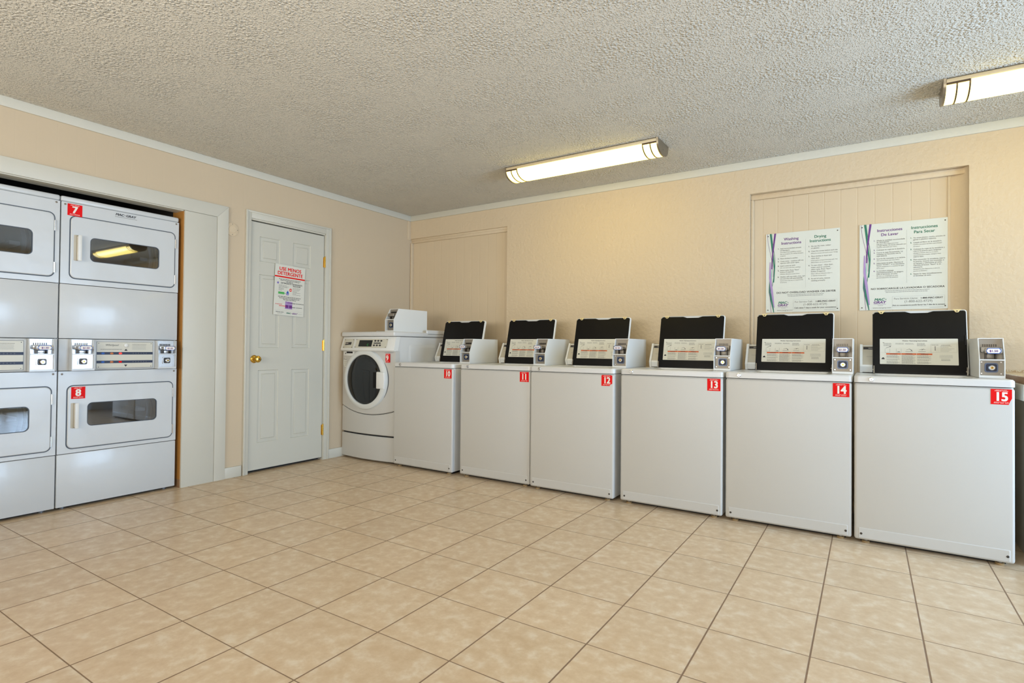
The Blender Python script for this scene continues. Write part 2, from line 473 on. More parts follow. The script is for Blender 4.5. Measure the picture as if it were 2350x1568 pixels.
# mouldings of the recesses
b = MB(); b.box(RX0, RX1, DR - 0.022, DR, RZ - 0.04, RZ, 'wall_plaster', 0.006)
b.box(RX0, RX0 + 0.022, DR - 0.03, DR, 0, RZ - 0.04, 'wall_plaster', 0.006)
b.box(RX1 - 0.10, RX1 - 0.085, DR - 0.006, DR, 0, RZ - 0.04, 'wall_plaster', 0.002)
P = [(RX1 - 0.065 + 0.065 * math.sin(a), DR - 0.06 + 0.06 * math.cos(a)) for a in [i * PI / 12 for i in range(7)]] + [(RX1, DR)]
b.prism(P, 0, RZ, 'wall_plaster'); struct('trim_3', b)
b = MB(); b.box(0, RL, DL - 0.016, DL, RZ - 0.045, RZ, 'wall_plaster', 0.004); b.box(0, RL, DL - 0.022, DL - 0.016, RZ - 0.02, RZ, 'wall_plaster', 0.002)
b.box(0.004, 0.02, -0.004, DL, 0, RZ - 0.045, 'wall_plaster', 0.003); b.box(0, 0.006, -0.05, 0.0, RZ - 0.012, 2.384, 'wall_plaster', 0.002)
struct('trim_4', b)
# casing around the dryer niche: header board, side board, mitred; raw wood jamb
b = MB(); Tm = Matrix(((0, 0, 1, 0), (1, 0, 0, 0), (0, 1, 0, 0), (0, 0, 0, 1)))   # u = world y, v = world z, w = world x
b.prism([(NY0 - 0.2, NZ), (-2.116, NZ), (-2.030, 2.096), (NY0 - 0.2, 2.096)], 0, 0.016, 'trim_paint', Tm, 0.002)
b.prism([(-2.116, 0.0), (-2.030, 0.0), (-2.030, 2.096), (-2.116, NZ)], 0, 0.016, 'trim_paint', Tm, 0.002)
b.prism([(NY1, 0.0), (-2.118, 0.0), (-2.118, NZ - 0.002), (NY1, NZ - 0.002)], 0, 0.013, 'trim_paint', Tm, 0.001)
b.prism([(NY0 - 0.2, 0.0), (NY0, 0.0), (NY0, NZ), (NY0 - 0.2, NZ)], 0, 0.013, 'trim_paint', Tm, 0.001)
struct('trim_5', b)
b = MB(); b.box(-0.15, 0.0, NY1 - 0.004, NY1 + 0.018, 0.06, NZ, 'wood'); b.box(-0.15, 0.0, NY1 - 0.004, NY1 + 0.018, 0, 0.06, 'chipboard')
struct('trim_6', b)
b = MB(); b.box(-0.11, 0.0, NY0, NY1, NZ - 0.006, NZ + 0.02, 'trim_paint'); struct('trim_7', b)
# baseboards
b = MB(); b.box(0, 0.014, -2.030, -1.896, 0, 0.084, 'trim_paint', 0.003); struct('baseboard_left', b)
b = MB(); b.box(0, 0.014, -1.062, 0, 0, 0.084, 'trim_paint', 0.003); struct('baseboard_corner', b)

# ------------------------------------------------------------------ six-panel door
door = bpy.data.objects.new('door_1', None); COL.objects.link(door); door.location = (0, DOOR_Y0, 0); door.rotation_euler = (0, 0, PI / 2)
door['kind'] = 'structure'
# local x = along the wall, local y = into the wall
DW = DOOR_Y1 - DOOR_Y0
b = MB(); b.box(0, DW, 0.012, 0.04, 0.022, 2.032, 'door_paint')
xs = [0, 0.076, 0.262, 0.386, 0.566, DW]; zs = [0.022, 0.238, 0.828, 1.011, 1.610, 1.716, 1.919, 2.032]
Tf = FR(0.012)
for i in range(5):
    for j in range(7):
        x0, x1, z0, z1 = xs[i], xs[i + 1], zs[j], zs[j + 1]
        if i in (1, 3) and j in (1, 3, 5):
            lv = [(0, 0.008), (0.004, 0.0007), (0.012, 0.0007), (0.029, 0.0052), (0.031, 0.0030), (0.034, 0.0076)]
            V = []
            for d, w in lv: V += [(x0 + d, z0 + d, w), (x1 - d, z0 + d, w), (x1 - d, z1 - d, w), (x0 + d, z1 - d, w)]
            F = []
            for k in range(len(lv) - 1):
                for q in range(4): F.append((4 * k + q, 4 * k + (q + 1) % 4, 4 * k + 4 + (q + 1) % 4, 4 * k + 4 + q))
            F.append(tuple(range(4 * len(lv) - 4, 4 * len(lv)))); b.add(V, F, 'door_paint', Tf)
        else: b.add([(x0, z0, 0.008), (x1, z0, 0.008), (x1, z1, 0.008), (x0, z1, 0.008)], [(0, 1, 2, 3)], 'door_paint', Tf)
for (x0, x1) in ((0, 0.002), (DW - 0.002, DW)): b.box(x0, x1, 0.004, 0.012, 0.022, 2.032, 'door_paint')
b.box(0, DW, 0.004, 0.012, 0.022, 0.024, 'door_paint'); b.box(0, DW, 0.004, 0.012, 2.030, 2.032, 'door_paint')
b.build('door_leaf', door)
b = MB()
c0, c1 = -0.054, DW + 0.062
Tf = FR(0.0)
for (x0, x1, z0, z1) in ((c0, -0.008, 0, 2.112), (DW + 0.008, c1, 0, 2.112), (-0.008, DW + 0.008, 2.052, 2.112)):
    b.box(x0, x1, -0.013, 0, z0, z1, 'trim_paint', 0.003)
b.box(c0, c0 + 0.016, -0.020, -0.010, 0, 2.112, 'trim_paint', 0.003); b.box(c1 - 0.016, c1, -0.020, -0.010, 0, 2.112, 'trim_paint', 0.003)
b.box(c0 + .014, c1 - .014, -0.0195, -0.010, 2.0965, 2.1115, 'trim_paint', 0.003)
b.box(-0.012, -0.004, -0.002, 0.11, 0, 2.052, 'trim_paint'); b.box(DW + 0.004, DW + 0.012, -0.002, 0.11, 0, 2.052, 'trim_paint')
b.box(-0.012, DW + 0.012, -0.002, 0.11, 2.040, 2.052, 'trim_paint')
b.build('door_casing', door)
b = MB(); b.box(-0.012, DW + 0.012, 0.06, 0.11, 0, 2.05, 'dark_gap'); b.build('door_stop', door)
b = MB(); b.lathe([(0.0, 0.0), (0.032, 0.0), (0.032, 0.004), (0.026, 0.009), (0.012, 0.012), (0.011, 0.03), (0.018, 0.036), (0.027, 0.046), (0.028, 0.056), (0.022, 0.066), (0.012, 0.070), (0.0, 0.0705)], 'brass', FR(0.004, 0.040, 0.920), 28)
b.cyl(0.040, 0.920, 0.006, 0.069, 0.0715, 'dark_steel', FR(0.004)); b.build('door_knob', door, 'brass round door knob')
for z in (1.792, 1.035, 0.271):
    b = MB(); b.cyl(DW + 0.003, -0.004, 0.0075, z - 0.048, z + 0.048, 'brass', n=14); b.cyl(DW + 0.003, -0.004, 0.005, z + 0.048, z + 0.054, 'brass', n=12)
    b.box(DW - 0.010, DW + 0.014, 0.001, 0.006, z - 0.045, z + 0.045, 'brass'); b.build('hinge', door, 'brass hinge')


# ------------------------------------------------------------------ shared small parts
def screw_mb(pts, T, r=0.0055, m='steel'):
    b = MB()
    for x, z in pts:
        b.lathe([(r, 0), (r, 0.0012), (r * 0.6, 0.0026), (0, 0.003)], m, T, 12, cx=x, cy=z)
        b.rect(x - r * 0.7, z - 0.0006, x + r * 0.7, z + 0.0006, 0.0031, 'dark_steel', T)
    return b


def sticker(parent, num, T, x, z, w=0.078, h=0.074, poly=None):
    """red machine-number sticker; x, z = lower left corner"""
    b = MB(); T = T @ Matrix.Translation((x, z, 0))
    b.prism(poly or [(0, 0), (w, 0), (w, h), (0, h)], 0, 0.0007, 'red', T)
    if len(num) == 2: b.text(num, w / 2, h * 0.245, h * 0.80, 'white_ink', T, 0.0010, 'CENTER', 0.045, 0, 0.86)
    else: b.text(num, w / 2, h * 0.245, h * 0.80, 'white_ink', T, 0.0010, 'CENTER', 0.045)
    b.greek(w * 0.24, w * 0.76, h * 0.925, h * 0.016, 'white_ink', T, 0.0010, 0.012); b.greek(w * 0.18, w * 0.82, h * 0.865, h * 0.026, 'white_ink', T, 0.0010, 0.03)
    b.greek(w * 0.16, w * 0.84, h * 0.15, h * 0.018, 'white_ink', T, 0.0010, 0.014); b.greek(w * 0.14, w * 0.86, h * 0.085, h * 0.024, 'white_ink', T, 0.0010, 0.03)
    return b.build('number_sticker', parent, 'red sticker with white number ' + num)


def mac_logo(b, T, x, y, s, w=0.0004, stacked=True, c1='green', c2='purple'):
    """MAC.GRAY wordmark, slanted heavy letters"""
    if stacked:
        b.text('MAC', x + s * 0.22, y + s * 0.80, s, c1, T, w, 'LEFT', 0.045, 0.25, 1.12)
        b.cyl(x + s * 3.02, y + s * 1.12, s * 0.12, w - 0.0001, w, c1, T, 10)
        b.text('GRAY', x, y, s, c2, T, w, 'LEFT', 0.045, 0.25, 1.12)
    else:
        b.text('MAC', x, y, s, c1, T, w, 'LEFT', 0.045, 0.25, 1.1)
        b.cyl(x + s * 2.72, y + s * 0.34, s * 0.12, w - 0.0001, w, c1, T, 10)
        b.text('GRAY', x + s * 2.95, y, s, c2, T, w, 'LEFT', 0.045, 0.25, 1.1)


CACHE = {}


def cached(key, name, fn, parent, label=None):
    if key not in CACHE: CACHE[key] = fn().mesh(name)
    return link(name, CACHE[key], parent, label)


def coin_box(parent, x, y, z, w, d, h, key, metal='steel', price='$1.50', slide=0.03, cham=0.05, mid=0.45, shell='white_plastic', tag=True):
    """coin meter: white housing with open sloped front; coin slide above, cash-box lock below"""
    zm = h * mid; t = 0.004; fd = min(0.085, d - 0.004)

    def housing():
        b = MB(); Ty = Matrix(((0, 0, 1, 0), (1, 0, 0, 0), (0, 1, 0, 0), (0, 0, 0, 1)))   # u = y, v = z, w = x
        prof = [(0, 0), (d, 0), (d, h), (cham, h), (0, zm)]
        b.prism(prof, 0, t, shell, Ty); b.prism(prof, w - t, w, shell, Ty)
        b.box(t, w - t, cham, d, h - t, h, shell); b.box(t, w - t, 0, fd, 0, 0.012, shell); b.box(t, w - t, 0.0, fd, zm - 0.003, zm + 0.003, shell)
        b.box(t, w - t, fd, d, 0, h - t, shell)
        return b
    hb = cached(key + 'h', 'coin_box', housing, parent); hb.location = (x, y, z)

    def lockp():
        b = MB(); yl = 0.028 if d > 0.1 else 0.012; T = FR(yl)
        b.box(t, w - t, yl, yl + 0.006, 0.012, zm - 0.003, metal)
        cx, cz = w * 0.5, (0.012 + zm) / 2; q = 0.027
        b.ring(rr(cx - q, cz - q * 0.9, cx + q, cz + q * 0.9, 0.010), rr(cx - q + .005, cz - q * 0.9 + .005, cx + q - .005, cz + q * 0.9 - .005, 0.008), 0, 0.006, 'lock_ring' if metal == 'steel' else 'chrome', T)
        b.prism(rr(cx - q + .005, cz - q * 0.9 + .005, cx + q - .005, cz + q * 0.9 - .005, 0.008), 0, 0.0015, 'navy' if metal == 'steel' else 'dark_steel', T)
        b.lathe([(0.0145, 0), (0.0145, 0.012), (0.011, 0.016), (0.0, 0.016)], 'chrome', T, 20, cx=cx + .002, cy=cz)
        b.lathe([(0.0065, 0.016), (0.006, 0.018), (0, 0.018)], 'brass', T, 14, cx=cx + .002, cy=cz)
        b.rect(cx + .001, cz - .004, cx + .003, cz + .004, 0.0184, 'dark_gap', T)
        for sx in (0.013, w - 0.013):
            for sz in (0.022, zm - 0.012): b.cyl(sx, sz, 0.0035, 0, 0.003, 'chrome', T, 10)
        return b
    cached(key + 'l', 'lock_plate', lockp, hb, 'steel plate with round key lock')

    def slidep():
        b = MB(); ys = 0.060 if d > 0.1 else 0.03; T = FR(ys)
        b.box(t, w - t, ys, ys + 0.006, zm + 0.003, h - t, metal)
        z0 = zm + (h - zm) * 0.32; z1 = z0 + (h - zm) * 0.24
        for i in range(7): b.box(w * .2 + i * w * .085, w * .2 + i * w * .085 + .0025, ys - 0.006, ys, z1 + .004, z1 + .018, 'dark_steel')
        b.box(w * .12, w * .88, ys - 0.022, ys, z0 + 0.002, z1 + .004, metal, 0.003)
        b.box(w * .22, w * .80, -slide, ys - 0.02, z0 + 0.004, z0 + 0.011, metal, 0.001)
        b.box(w * .18, w * .84, -slide - 0.004, -slide + 0.010, z0 - 0.002, z0 + 0.024, metal, 0.003)
        for q in (.30, .70): b.box(w * q - .003, w * q + .003, ys - 0.028, ys, zm + 0.004, z0, 'dark_steel')
        b.box(w * .34, w * .66, ys - 0.014, ys, zm + 0.006, z0 - 0.003, metal, 0.002)
        return b
    sl = cached(key + 's' + str(slide), 'coin_slide', slidep, hb, 'metal coin slide')
    if tag:
        z0 = zm + (h - zm) * 0.32

        def tagp():
            b = MB(); T = FR(-slide - 0.0045); c = w * .51; k = w * .27
            O = [(c - k, z0 + .010), (c - k * .75, z0 + .022), (c + k * .75, z0 + .022), (c + k, z0 + .010), (c + k * .75, z0 - .001), (c - k * .75, z0 - .001)]
            b.prism([((p[0] - c) * 1.10 + c, (p[1] - z0 - .0105) * 1.25 + z0 + .0105) for p in O], 0, 0.001, 'blue', T)
            b.prism(O, 0.001, 0.0016, 'white_ink', T)
            b.text(price, c, z0 + .0045, 0.015, 'purple', T, 0.0019, 'CENTER', 0.03)
            return b
        cached(key + 't' + price + str(slide), 'price_tag', tagp, hb, 'white price tag with blue edge reading ' + price)
    return hb


# ------------------------------------------------------------------ top-loading washers
WW = 0.657


def washer_label():
    """printed sheet inside the lid; u 0..0.375, v 0..0.16"""
    b = MB(); Wd, H = 0.375, 0.158
    b.prism(rr(0, 0, Wd, H, 0.002, 1), 0, 0.0008, 'label_paper'); w = 0.0011
    b.text('Washer Operating Instructions', Wd * .46, H * .90, 0.0095, 'ink_dark', None, w, 'CENTER', 0.02)
    for i, (x, n) in enumerate(((.05, 4), (.21, 2), (.34, 2), (.49, 4))):
        for k in range(n): b.greek(Wd * x, Wd * (x + .11), H * (.815 - k * .032), H * .014, 'ink_grey', None, w, 0.01)
    b.greek(Wd * .04, Wd * .06, H * .835, H * .02, 'ink_dark', None, w)

    def ln(x0, y0, x1, y1, m='ink_dark', t=0.0007):
        p = Vector((x0, y0)); q = Vector((x1, y1)); n = (q - p).normalized(); n = Vector((-n.y, n.x)) * t / 2
        b.flat([(p + n), (p - n), (q - n), (q + n)], w, m)
    for x, s in ((.07, 0), (.22, 1), (.345, 2), (.51, 3)):
        X, Y = Wd * x, H * .46
        if s < 2:
            ln(X, Y + .024, X, Y, t=.0009, m='ink_grey'); ln(X, Y, X + .024, Y, t=.0009, m='ink_grey'); ln(X + .024, Y, X + .024, Y + .024, t=.0009, m='ink_grey')
            if s == 0: ln(X + .004, Y + .026, X + .024, Y + .036, t=.0018); b.cyl(X + .026, Y + .036, .003, w - .0001, w, 'ink_dark', None, 8)
            else: ln(X + .006, Y + .004, X + .018, Y + .004, t=.004, m='ink_grey')
        else:
            ln(X - .002, Y + .006, X + .034, Y + .006, t=.0014); ln(X + .002, Y + .016, X + .018, Y + .022, t=.0012)
            if s == 2: ln(X + .018, Y + .022, X + .028, Y + .014, t=.0022); b.cyl(X + .028, Y + .013, .003, w - .0001, w, 'ink_dark', None, 8)
            else: ln(X + .014, Y + .016, X + .024, Y + .022, t=.0026); ln(X + .024, Y + .022, X + .032, Y + .017, t=.0014)
            ln(X, Y - .004, X + .03, Y - .004, m='ink_grey', t=.0008)
    # setting chart on the right
    x0, y0, x1, y1 = Wd * .665, H * .48, Wd * .985, H * .80
    for a in ((x0, y0, x1, y0), (x0, y1, x1, y1), (x0, y0, x0, y1), (x1, y0, x1, y1)): ln(*a, m='ink_grey', t=.0005)
    b.greek(x0 + .004, x0 + .036, y1 - .008, .0022, 'ink_dark', None, w); b.greek(x0 + .048, x0 + .09, y1 - .009, .0022, 'ink_dark', None, w)
    b.rect(x0 + .018, y0 + .010, x0 + .022, y1 - .014, w, 'ink_grey')
    for k in range(5): b.greek(x0 + .044, x0 + .044 + (.04 + .012 * (k % 3)), y0 + .006 + k * .0075, .0016, 'ink_grey', None, w); ln(x0 + .024, y0 + .007 + k * .0075, x0 + .04, y0 + .007 + k * .0075, m='ink_pale', t=.0005)
    # warning block
    ln(Wd * .01, H * .455, Wd * .7, H * .455, m='ink_pale', t=.0005)
    for i in range(3):
        xx = Wd * (.085 + .20 * i); b.rect(xx, H * .375, xx + Wd * .196, H * .43, w, 'ink_orange')
        b.text('WARNING', xx + Wd * .098, H * .385, .0075, 'ink_dark', None, w + .0002, 'CENTER', 0.02)
        for k in range(11):
            if k in (4, 7) and i != 1: continue
            b.greek(xx + .002, xx + Wd * (.15 + .03 * ((k * 7 + i) % 2)), H * (.335 - k * .030), H * .015, 'ink_grey', None, w, .009)
    b.flat([(Wd * .02, H * .19), (Wd * .065, H * .19), (Wd * .06, H * .235), (Wd * .045, H * .27), (Wd * .028, H * .235)], w, 'ink_dark')
    for k in range(4): b.greek(Wd * .77, Wd * .93, H * (.36 - k * .03), H * .013, 'ink_pale', None, w)
    for k in range(3): b.greek(Wd * .79, Wd * .90, H * (.22 - k * .03), H * .013, 'ink_grey', None, w)
    return b


def washer(x, yf, num, label, price='$1.50', poly=None, scuff=None):
    root = thing('top_load_washer', label, 'washing machine', (x, yf, 0), 0, 'top-loading washers along the back wall')
    D = 0.66

    def cab():
        b = MB(); O = rr(0.004, 0.012, WW - 0.004, D, 0.014, 4)
        b.prism(O, 0.024, 0.857, 'enamel'); b.box(0.03, WW - 0.03, 0.045, D - 0.03, 0.003, 0.026, 'dark_gap'); return b  # low black box stands in for the shadow under the washer
    cached('cab', 'cabinet', cab, root)

    def front():
        b = MB(); b.box(0.002, WW - 0.002, 0, 0.03, 0.018, 0.856, 'front_enamel', 0.013, 4)
        T = FR(0.0)
        # raised kick area: shallow moulded step near the bottom
        O = rr(0.020, 0.026, WW - 0.020, 0.084, 0.004, 2); I = rr(0.024, 0.030, WW - 0.024, 0.080, 0.003, 2)
        b.ring(O, I, -0.001, 0.0, 'front_enamel', T, 0.0022); b.flat(I, 0.0022, 'front_enamel', T); return b
    cached('front', 'front_panel', front, root)

    def deck():
        b = MB()
        O = rr(0, -0.002, WW, D, 0.022, 5); O2 = rr(0.006, 0.004, WW - 0.006, D - 0.006, 0.018, 5); I = rr(0.10, 0.16, WW - 0.135, 0.50, 0.03, 5)
        b.ring(O, I, 0.861, 0.889, 'enamel', None, 0.885)
        b.v = b.v[:]  # outer wall and bottom come from the ring, the rounded rim follows
        b.ring(O2, I, 0.885, 0.896, 'enamel', None, 0.894)
        n = len(O); b.add([(p[0], p[1], 0.889) for p in O] + [(p[0], p[1], 0.8955) for p in O2], [(i, (i + 1) % n, n + (i + 1) % n, n + i) for i in range(n)], 'enamel')
        return b
    cached('deck', 'top_deck', deck, root)

    def tub():
        b = MB(); b.lathe([(0.245, 0.858), (0.235, 0.85), (0.235, 0.35), (0.05, 0.33), (0.0, 0.33)], 'tub', Matrix.Translation((WW / 2, 0.33, 0)), 32)
        b.lathe([(0.0, 0.70), (0.05, 0.68), (0.06, 0.34)], 'white_plastic', Matrix.Translation((WW / 2, 0.33, 0)), 16); return b
    # tub hides inside the cabinet below the open lid
    cached('tub', 'wash_tub', tub, root)
    for k, (fx, fy) in enumerate(((0.055, 0.032), (WW - 0.055, 0.032), (0.055, D - 0.06), (WW - 0.055, D - 0.06))):
        def foot():
            b = MB(); b.cyl(0, 0, 0.018, 0, 0.010, 'foot_rubber', None, 16); b.cyl(0, 0, 0.008, 0.010, 0.032, 'steel', None, 10); return b
        o = cached('foot', 'leveling_foot', foot, root); o.location = (fx, fy, 0)
    for sx in (0.034, WW - 0.030):
        o = cached('scr', 'panel_screw', lambda: screw_mb([(0, 0)], FR(0), 0.006, 'dark_steel'), root); o.location = (sx, -0.0015, 0.052)

    def lock():
        b = MB(); b.lathe([(0.0115, 0), (0.0115, 0.005), (0.009, 0.008), (0.0065, 0.008), (0.006, 0.005), (0, 0.005)], 'chrome', FR(0), 18)
        b.rect(-.001, -.004, .001, .004, 0.0054, 'dark_gap', FR(0)); return b
    o = cached('lock', 'top_lock', lock, root, 'chrome key lock'); o.location = (0.078, -0.002, 0.878)
    # lid standing open, black underside to the room
    LW, LH = 0.457, 0.392
    tilt = math.atan2(0.094, 0.385)
    LT = Matrix.Translation((WW - 0.112 - LW, 0.505, 0.896)) @ Matrix.Rotation(-tilt, 4, 'X')
    zf = FR(0)

    def lid():
        b = MB(); b.T = LT; O = rr(0, 0, LW, LH, 0.014, 4)
        b.prism(O, -0.020, -0.003, 'white_plastic', zf)
        O2 = rr(0.004, 0, LW - 0.004, LH - 0.004, 0.013, 4); n = len(O)
        b.add([(p[0], p[1], -0.003) for p in O] + [(p[0], p[1], 0.002) for p in O2], [(i, (i + 1) % n, n + (i + 1) % n, n + i) for i in range(n)], 'white_plastic', zf)
        return b
    lo = cached('lid', 'lid', lid, root)

    def liner():
        b = MB(); b.T = LT; e = LH - 0.008
        P = rr(0.006, 0.0, LW - 0.005, e, 0.012, 4)
        # top edge of the liner dips in the middle (finger lip)
        top = [p for p in P]; Q = []
        for i, p in enumerate(P):
            Q.append(p)
            if i == 4: Q += [(LW * .66, e), (LW * .60, e - 0.009), (LW * .42, e - 0.009), (LW * .36, e)]
        b.prism(Q, 0.0005, 0.006, 'black_plastic', zf, 0.0015)
        b.prism(rr(0.0, 0.0, 0.010, e - .01, 0.002, 1), -0.016, 0.004, 'black_plastic', zf); return b
    cached('liner', 'lid_liner', liner, lo, 'black inside face of the lid')
    for bx in (0.045, LW - 0.045):
        def bump():
            b = MB(); b.T = LT
            b.prism([(-0.020, 0.010), (0.020, 0.010), (0.010, -0.002), (0.006, -0.008), (-0.006, -0.008), (-0.010, -0.002)], 0.004, 0.009, 'cream', zf); b.cyl(0, -0.001, 0.0035, 0.009, 0.0105, 'dark_steel', zf, 10); return b
        o = cached('bumper', 'lid_bumper', bump, lo, 'cream rubber bumper'); o.location = LT.to_3x3() @ Vector((bx, 0, LH - 0.011))
    for hx in (0.004, LW - 0.010):
        def hinge():
            b = MB(); b.T = LT; b.box(0, 0.006, -0.012, 0.018, -0.002, 0.045, 'steel', 0.001); b.cyl(0.0, 0.02, 0.004, -0.001, 0.010, 'steel', zf, 10); return b
        o = cached('lhinge', 'lid_hinge', hinge, lo, 'steel lid hinge'); o.location = LT.to_3x3() @ Vector((hx, 0, 0))

    def lab():
        return washer_label()
    o = cached('wlabel', 'instruction_label', lab, lo, 'printed operating instructions sheet'); o.matrix_basis = LT @ FR(-0.0062, 0.037, 0.056)

    def bar():   # safety mark on the right edge
        b = MB(); b.T = LT; b.box(LW - .014, LW - .005, -0.010, -0.004, 0.175, 0.235, 'dark_gap', 0.002); return b
    cached('latch', 'lid_switch', bar, lo)

    def console():
        b = MB(); c0, c1 = 0.022, WW - 0.112
        Ty = Matrix(((0, 0, 1, 0), (1, 0, 0, 0), (0, 1, 0, 0), (0, 0, 0, 1)))
        prof = [(0.57, 0.896), (0.532, 0.900), (0.520, 0.935), (0.585, 1.066), (0.66, 1.066), (0.66, 0.896)]
        b.prism(prof, c0 + .012, c1 - .012, 'white_plastic', Ty)
        p2 = [(0.566, 0.895), (0.526, 0.897), (0.512, 0.935), (0.580, 1.072), (0.664, 1.072), (0.664, 0.895)]
        b.prism(p2, c0, c0 + .014, 'white_plastic', Ty); b.prism(p2, c1 - .014, c1, 'white_plastic', Ty)
        return b
    co = cached('console', 'console', console, root)

    def face():
        b = MB(); c0 = 0.036; a = math.atan2(0.065, 0.131)
        Tc = Matrix.Translation((c0, 0.520, 0.935)) @ Matrix.Rotation(-a, 4, 'X') @ FR(0)
        L = 0.146; Wd = WW - 0.112 - 0.036 - 0.014
        b.prism([(0, 0.012), (Wd, 0.012), (Wd, L - .006), (0, L - .006)], 0, 0.001, 'console_plate', Tc)
        b.rect(0.004, L - .030, 0.15, L - .012, 0.0013, 'ink_dark', Tc); b.greek(0.03, 0.07, L - .022, .003, 'white_ink', Tc, 0.0015)
        b.greek(0.02, 0.08, L * .45, .0022, 'ink_grey', Tc, 0.0013)
        return b
    cached('cface', 'console_plate', face, co, 'beige control plate')
    coin_box(root, WW - 0.106, 0.222, 0.896, 0.104, 0.415, 0.207, 'wcb', 'steel', price)
    if num == '15':
        poly = [(0, 0), (0.066, 0), (0.072, 0.018), (0.078, 0.03), (0.078, 0.074), (0, 0.074)]
    if num == '12':
        poly = [(0.0, 0), (0.060, 0), (0.068, 0.012), (0.078, 0.016), (0.078, 0.070), (0.066, 0.074), (0.004, 0.074), (0, 0.068)]
    sticker(root, num, FR(-0.0004), WW - 0.092, 0.777, poly=poly)
    return root


WX = [0.699, 1.411, 2.073, 2.766, 3.435, 4.099]
WY = [-0.932, -0.910, -0.922, -0.903, -0.896, -0.900]
desc = ['white open-lid top-loading washer with sticker 10, nearest the front-loader',
        'white open-lid top-loading washer with sticker 11, between washers 10 and 12',
        'white open-lid top-loading washer with torn-corner sticker 12, standing slightly forward',
        'white open-lid top-loading washer with sticker 13, left of the Washing Instructions sign',
        'white open-lid top-loading washer with sticker 14, below the Washing Instructions sign',
        'white open-lid top-loading washer with sticker 15, at the right end beside the counter']
for i in range(6):
    washer(WX[i], WY[i], str(10 + i), desc[i])


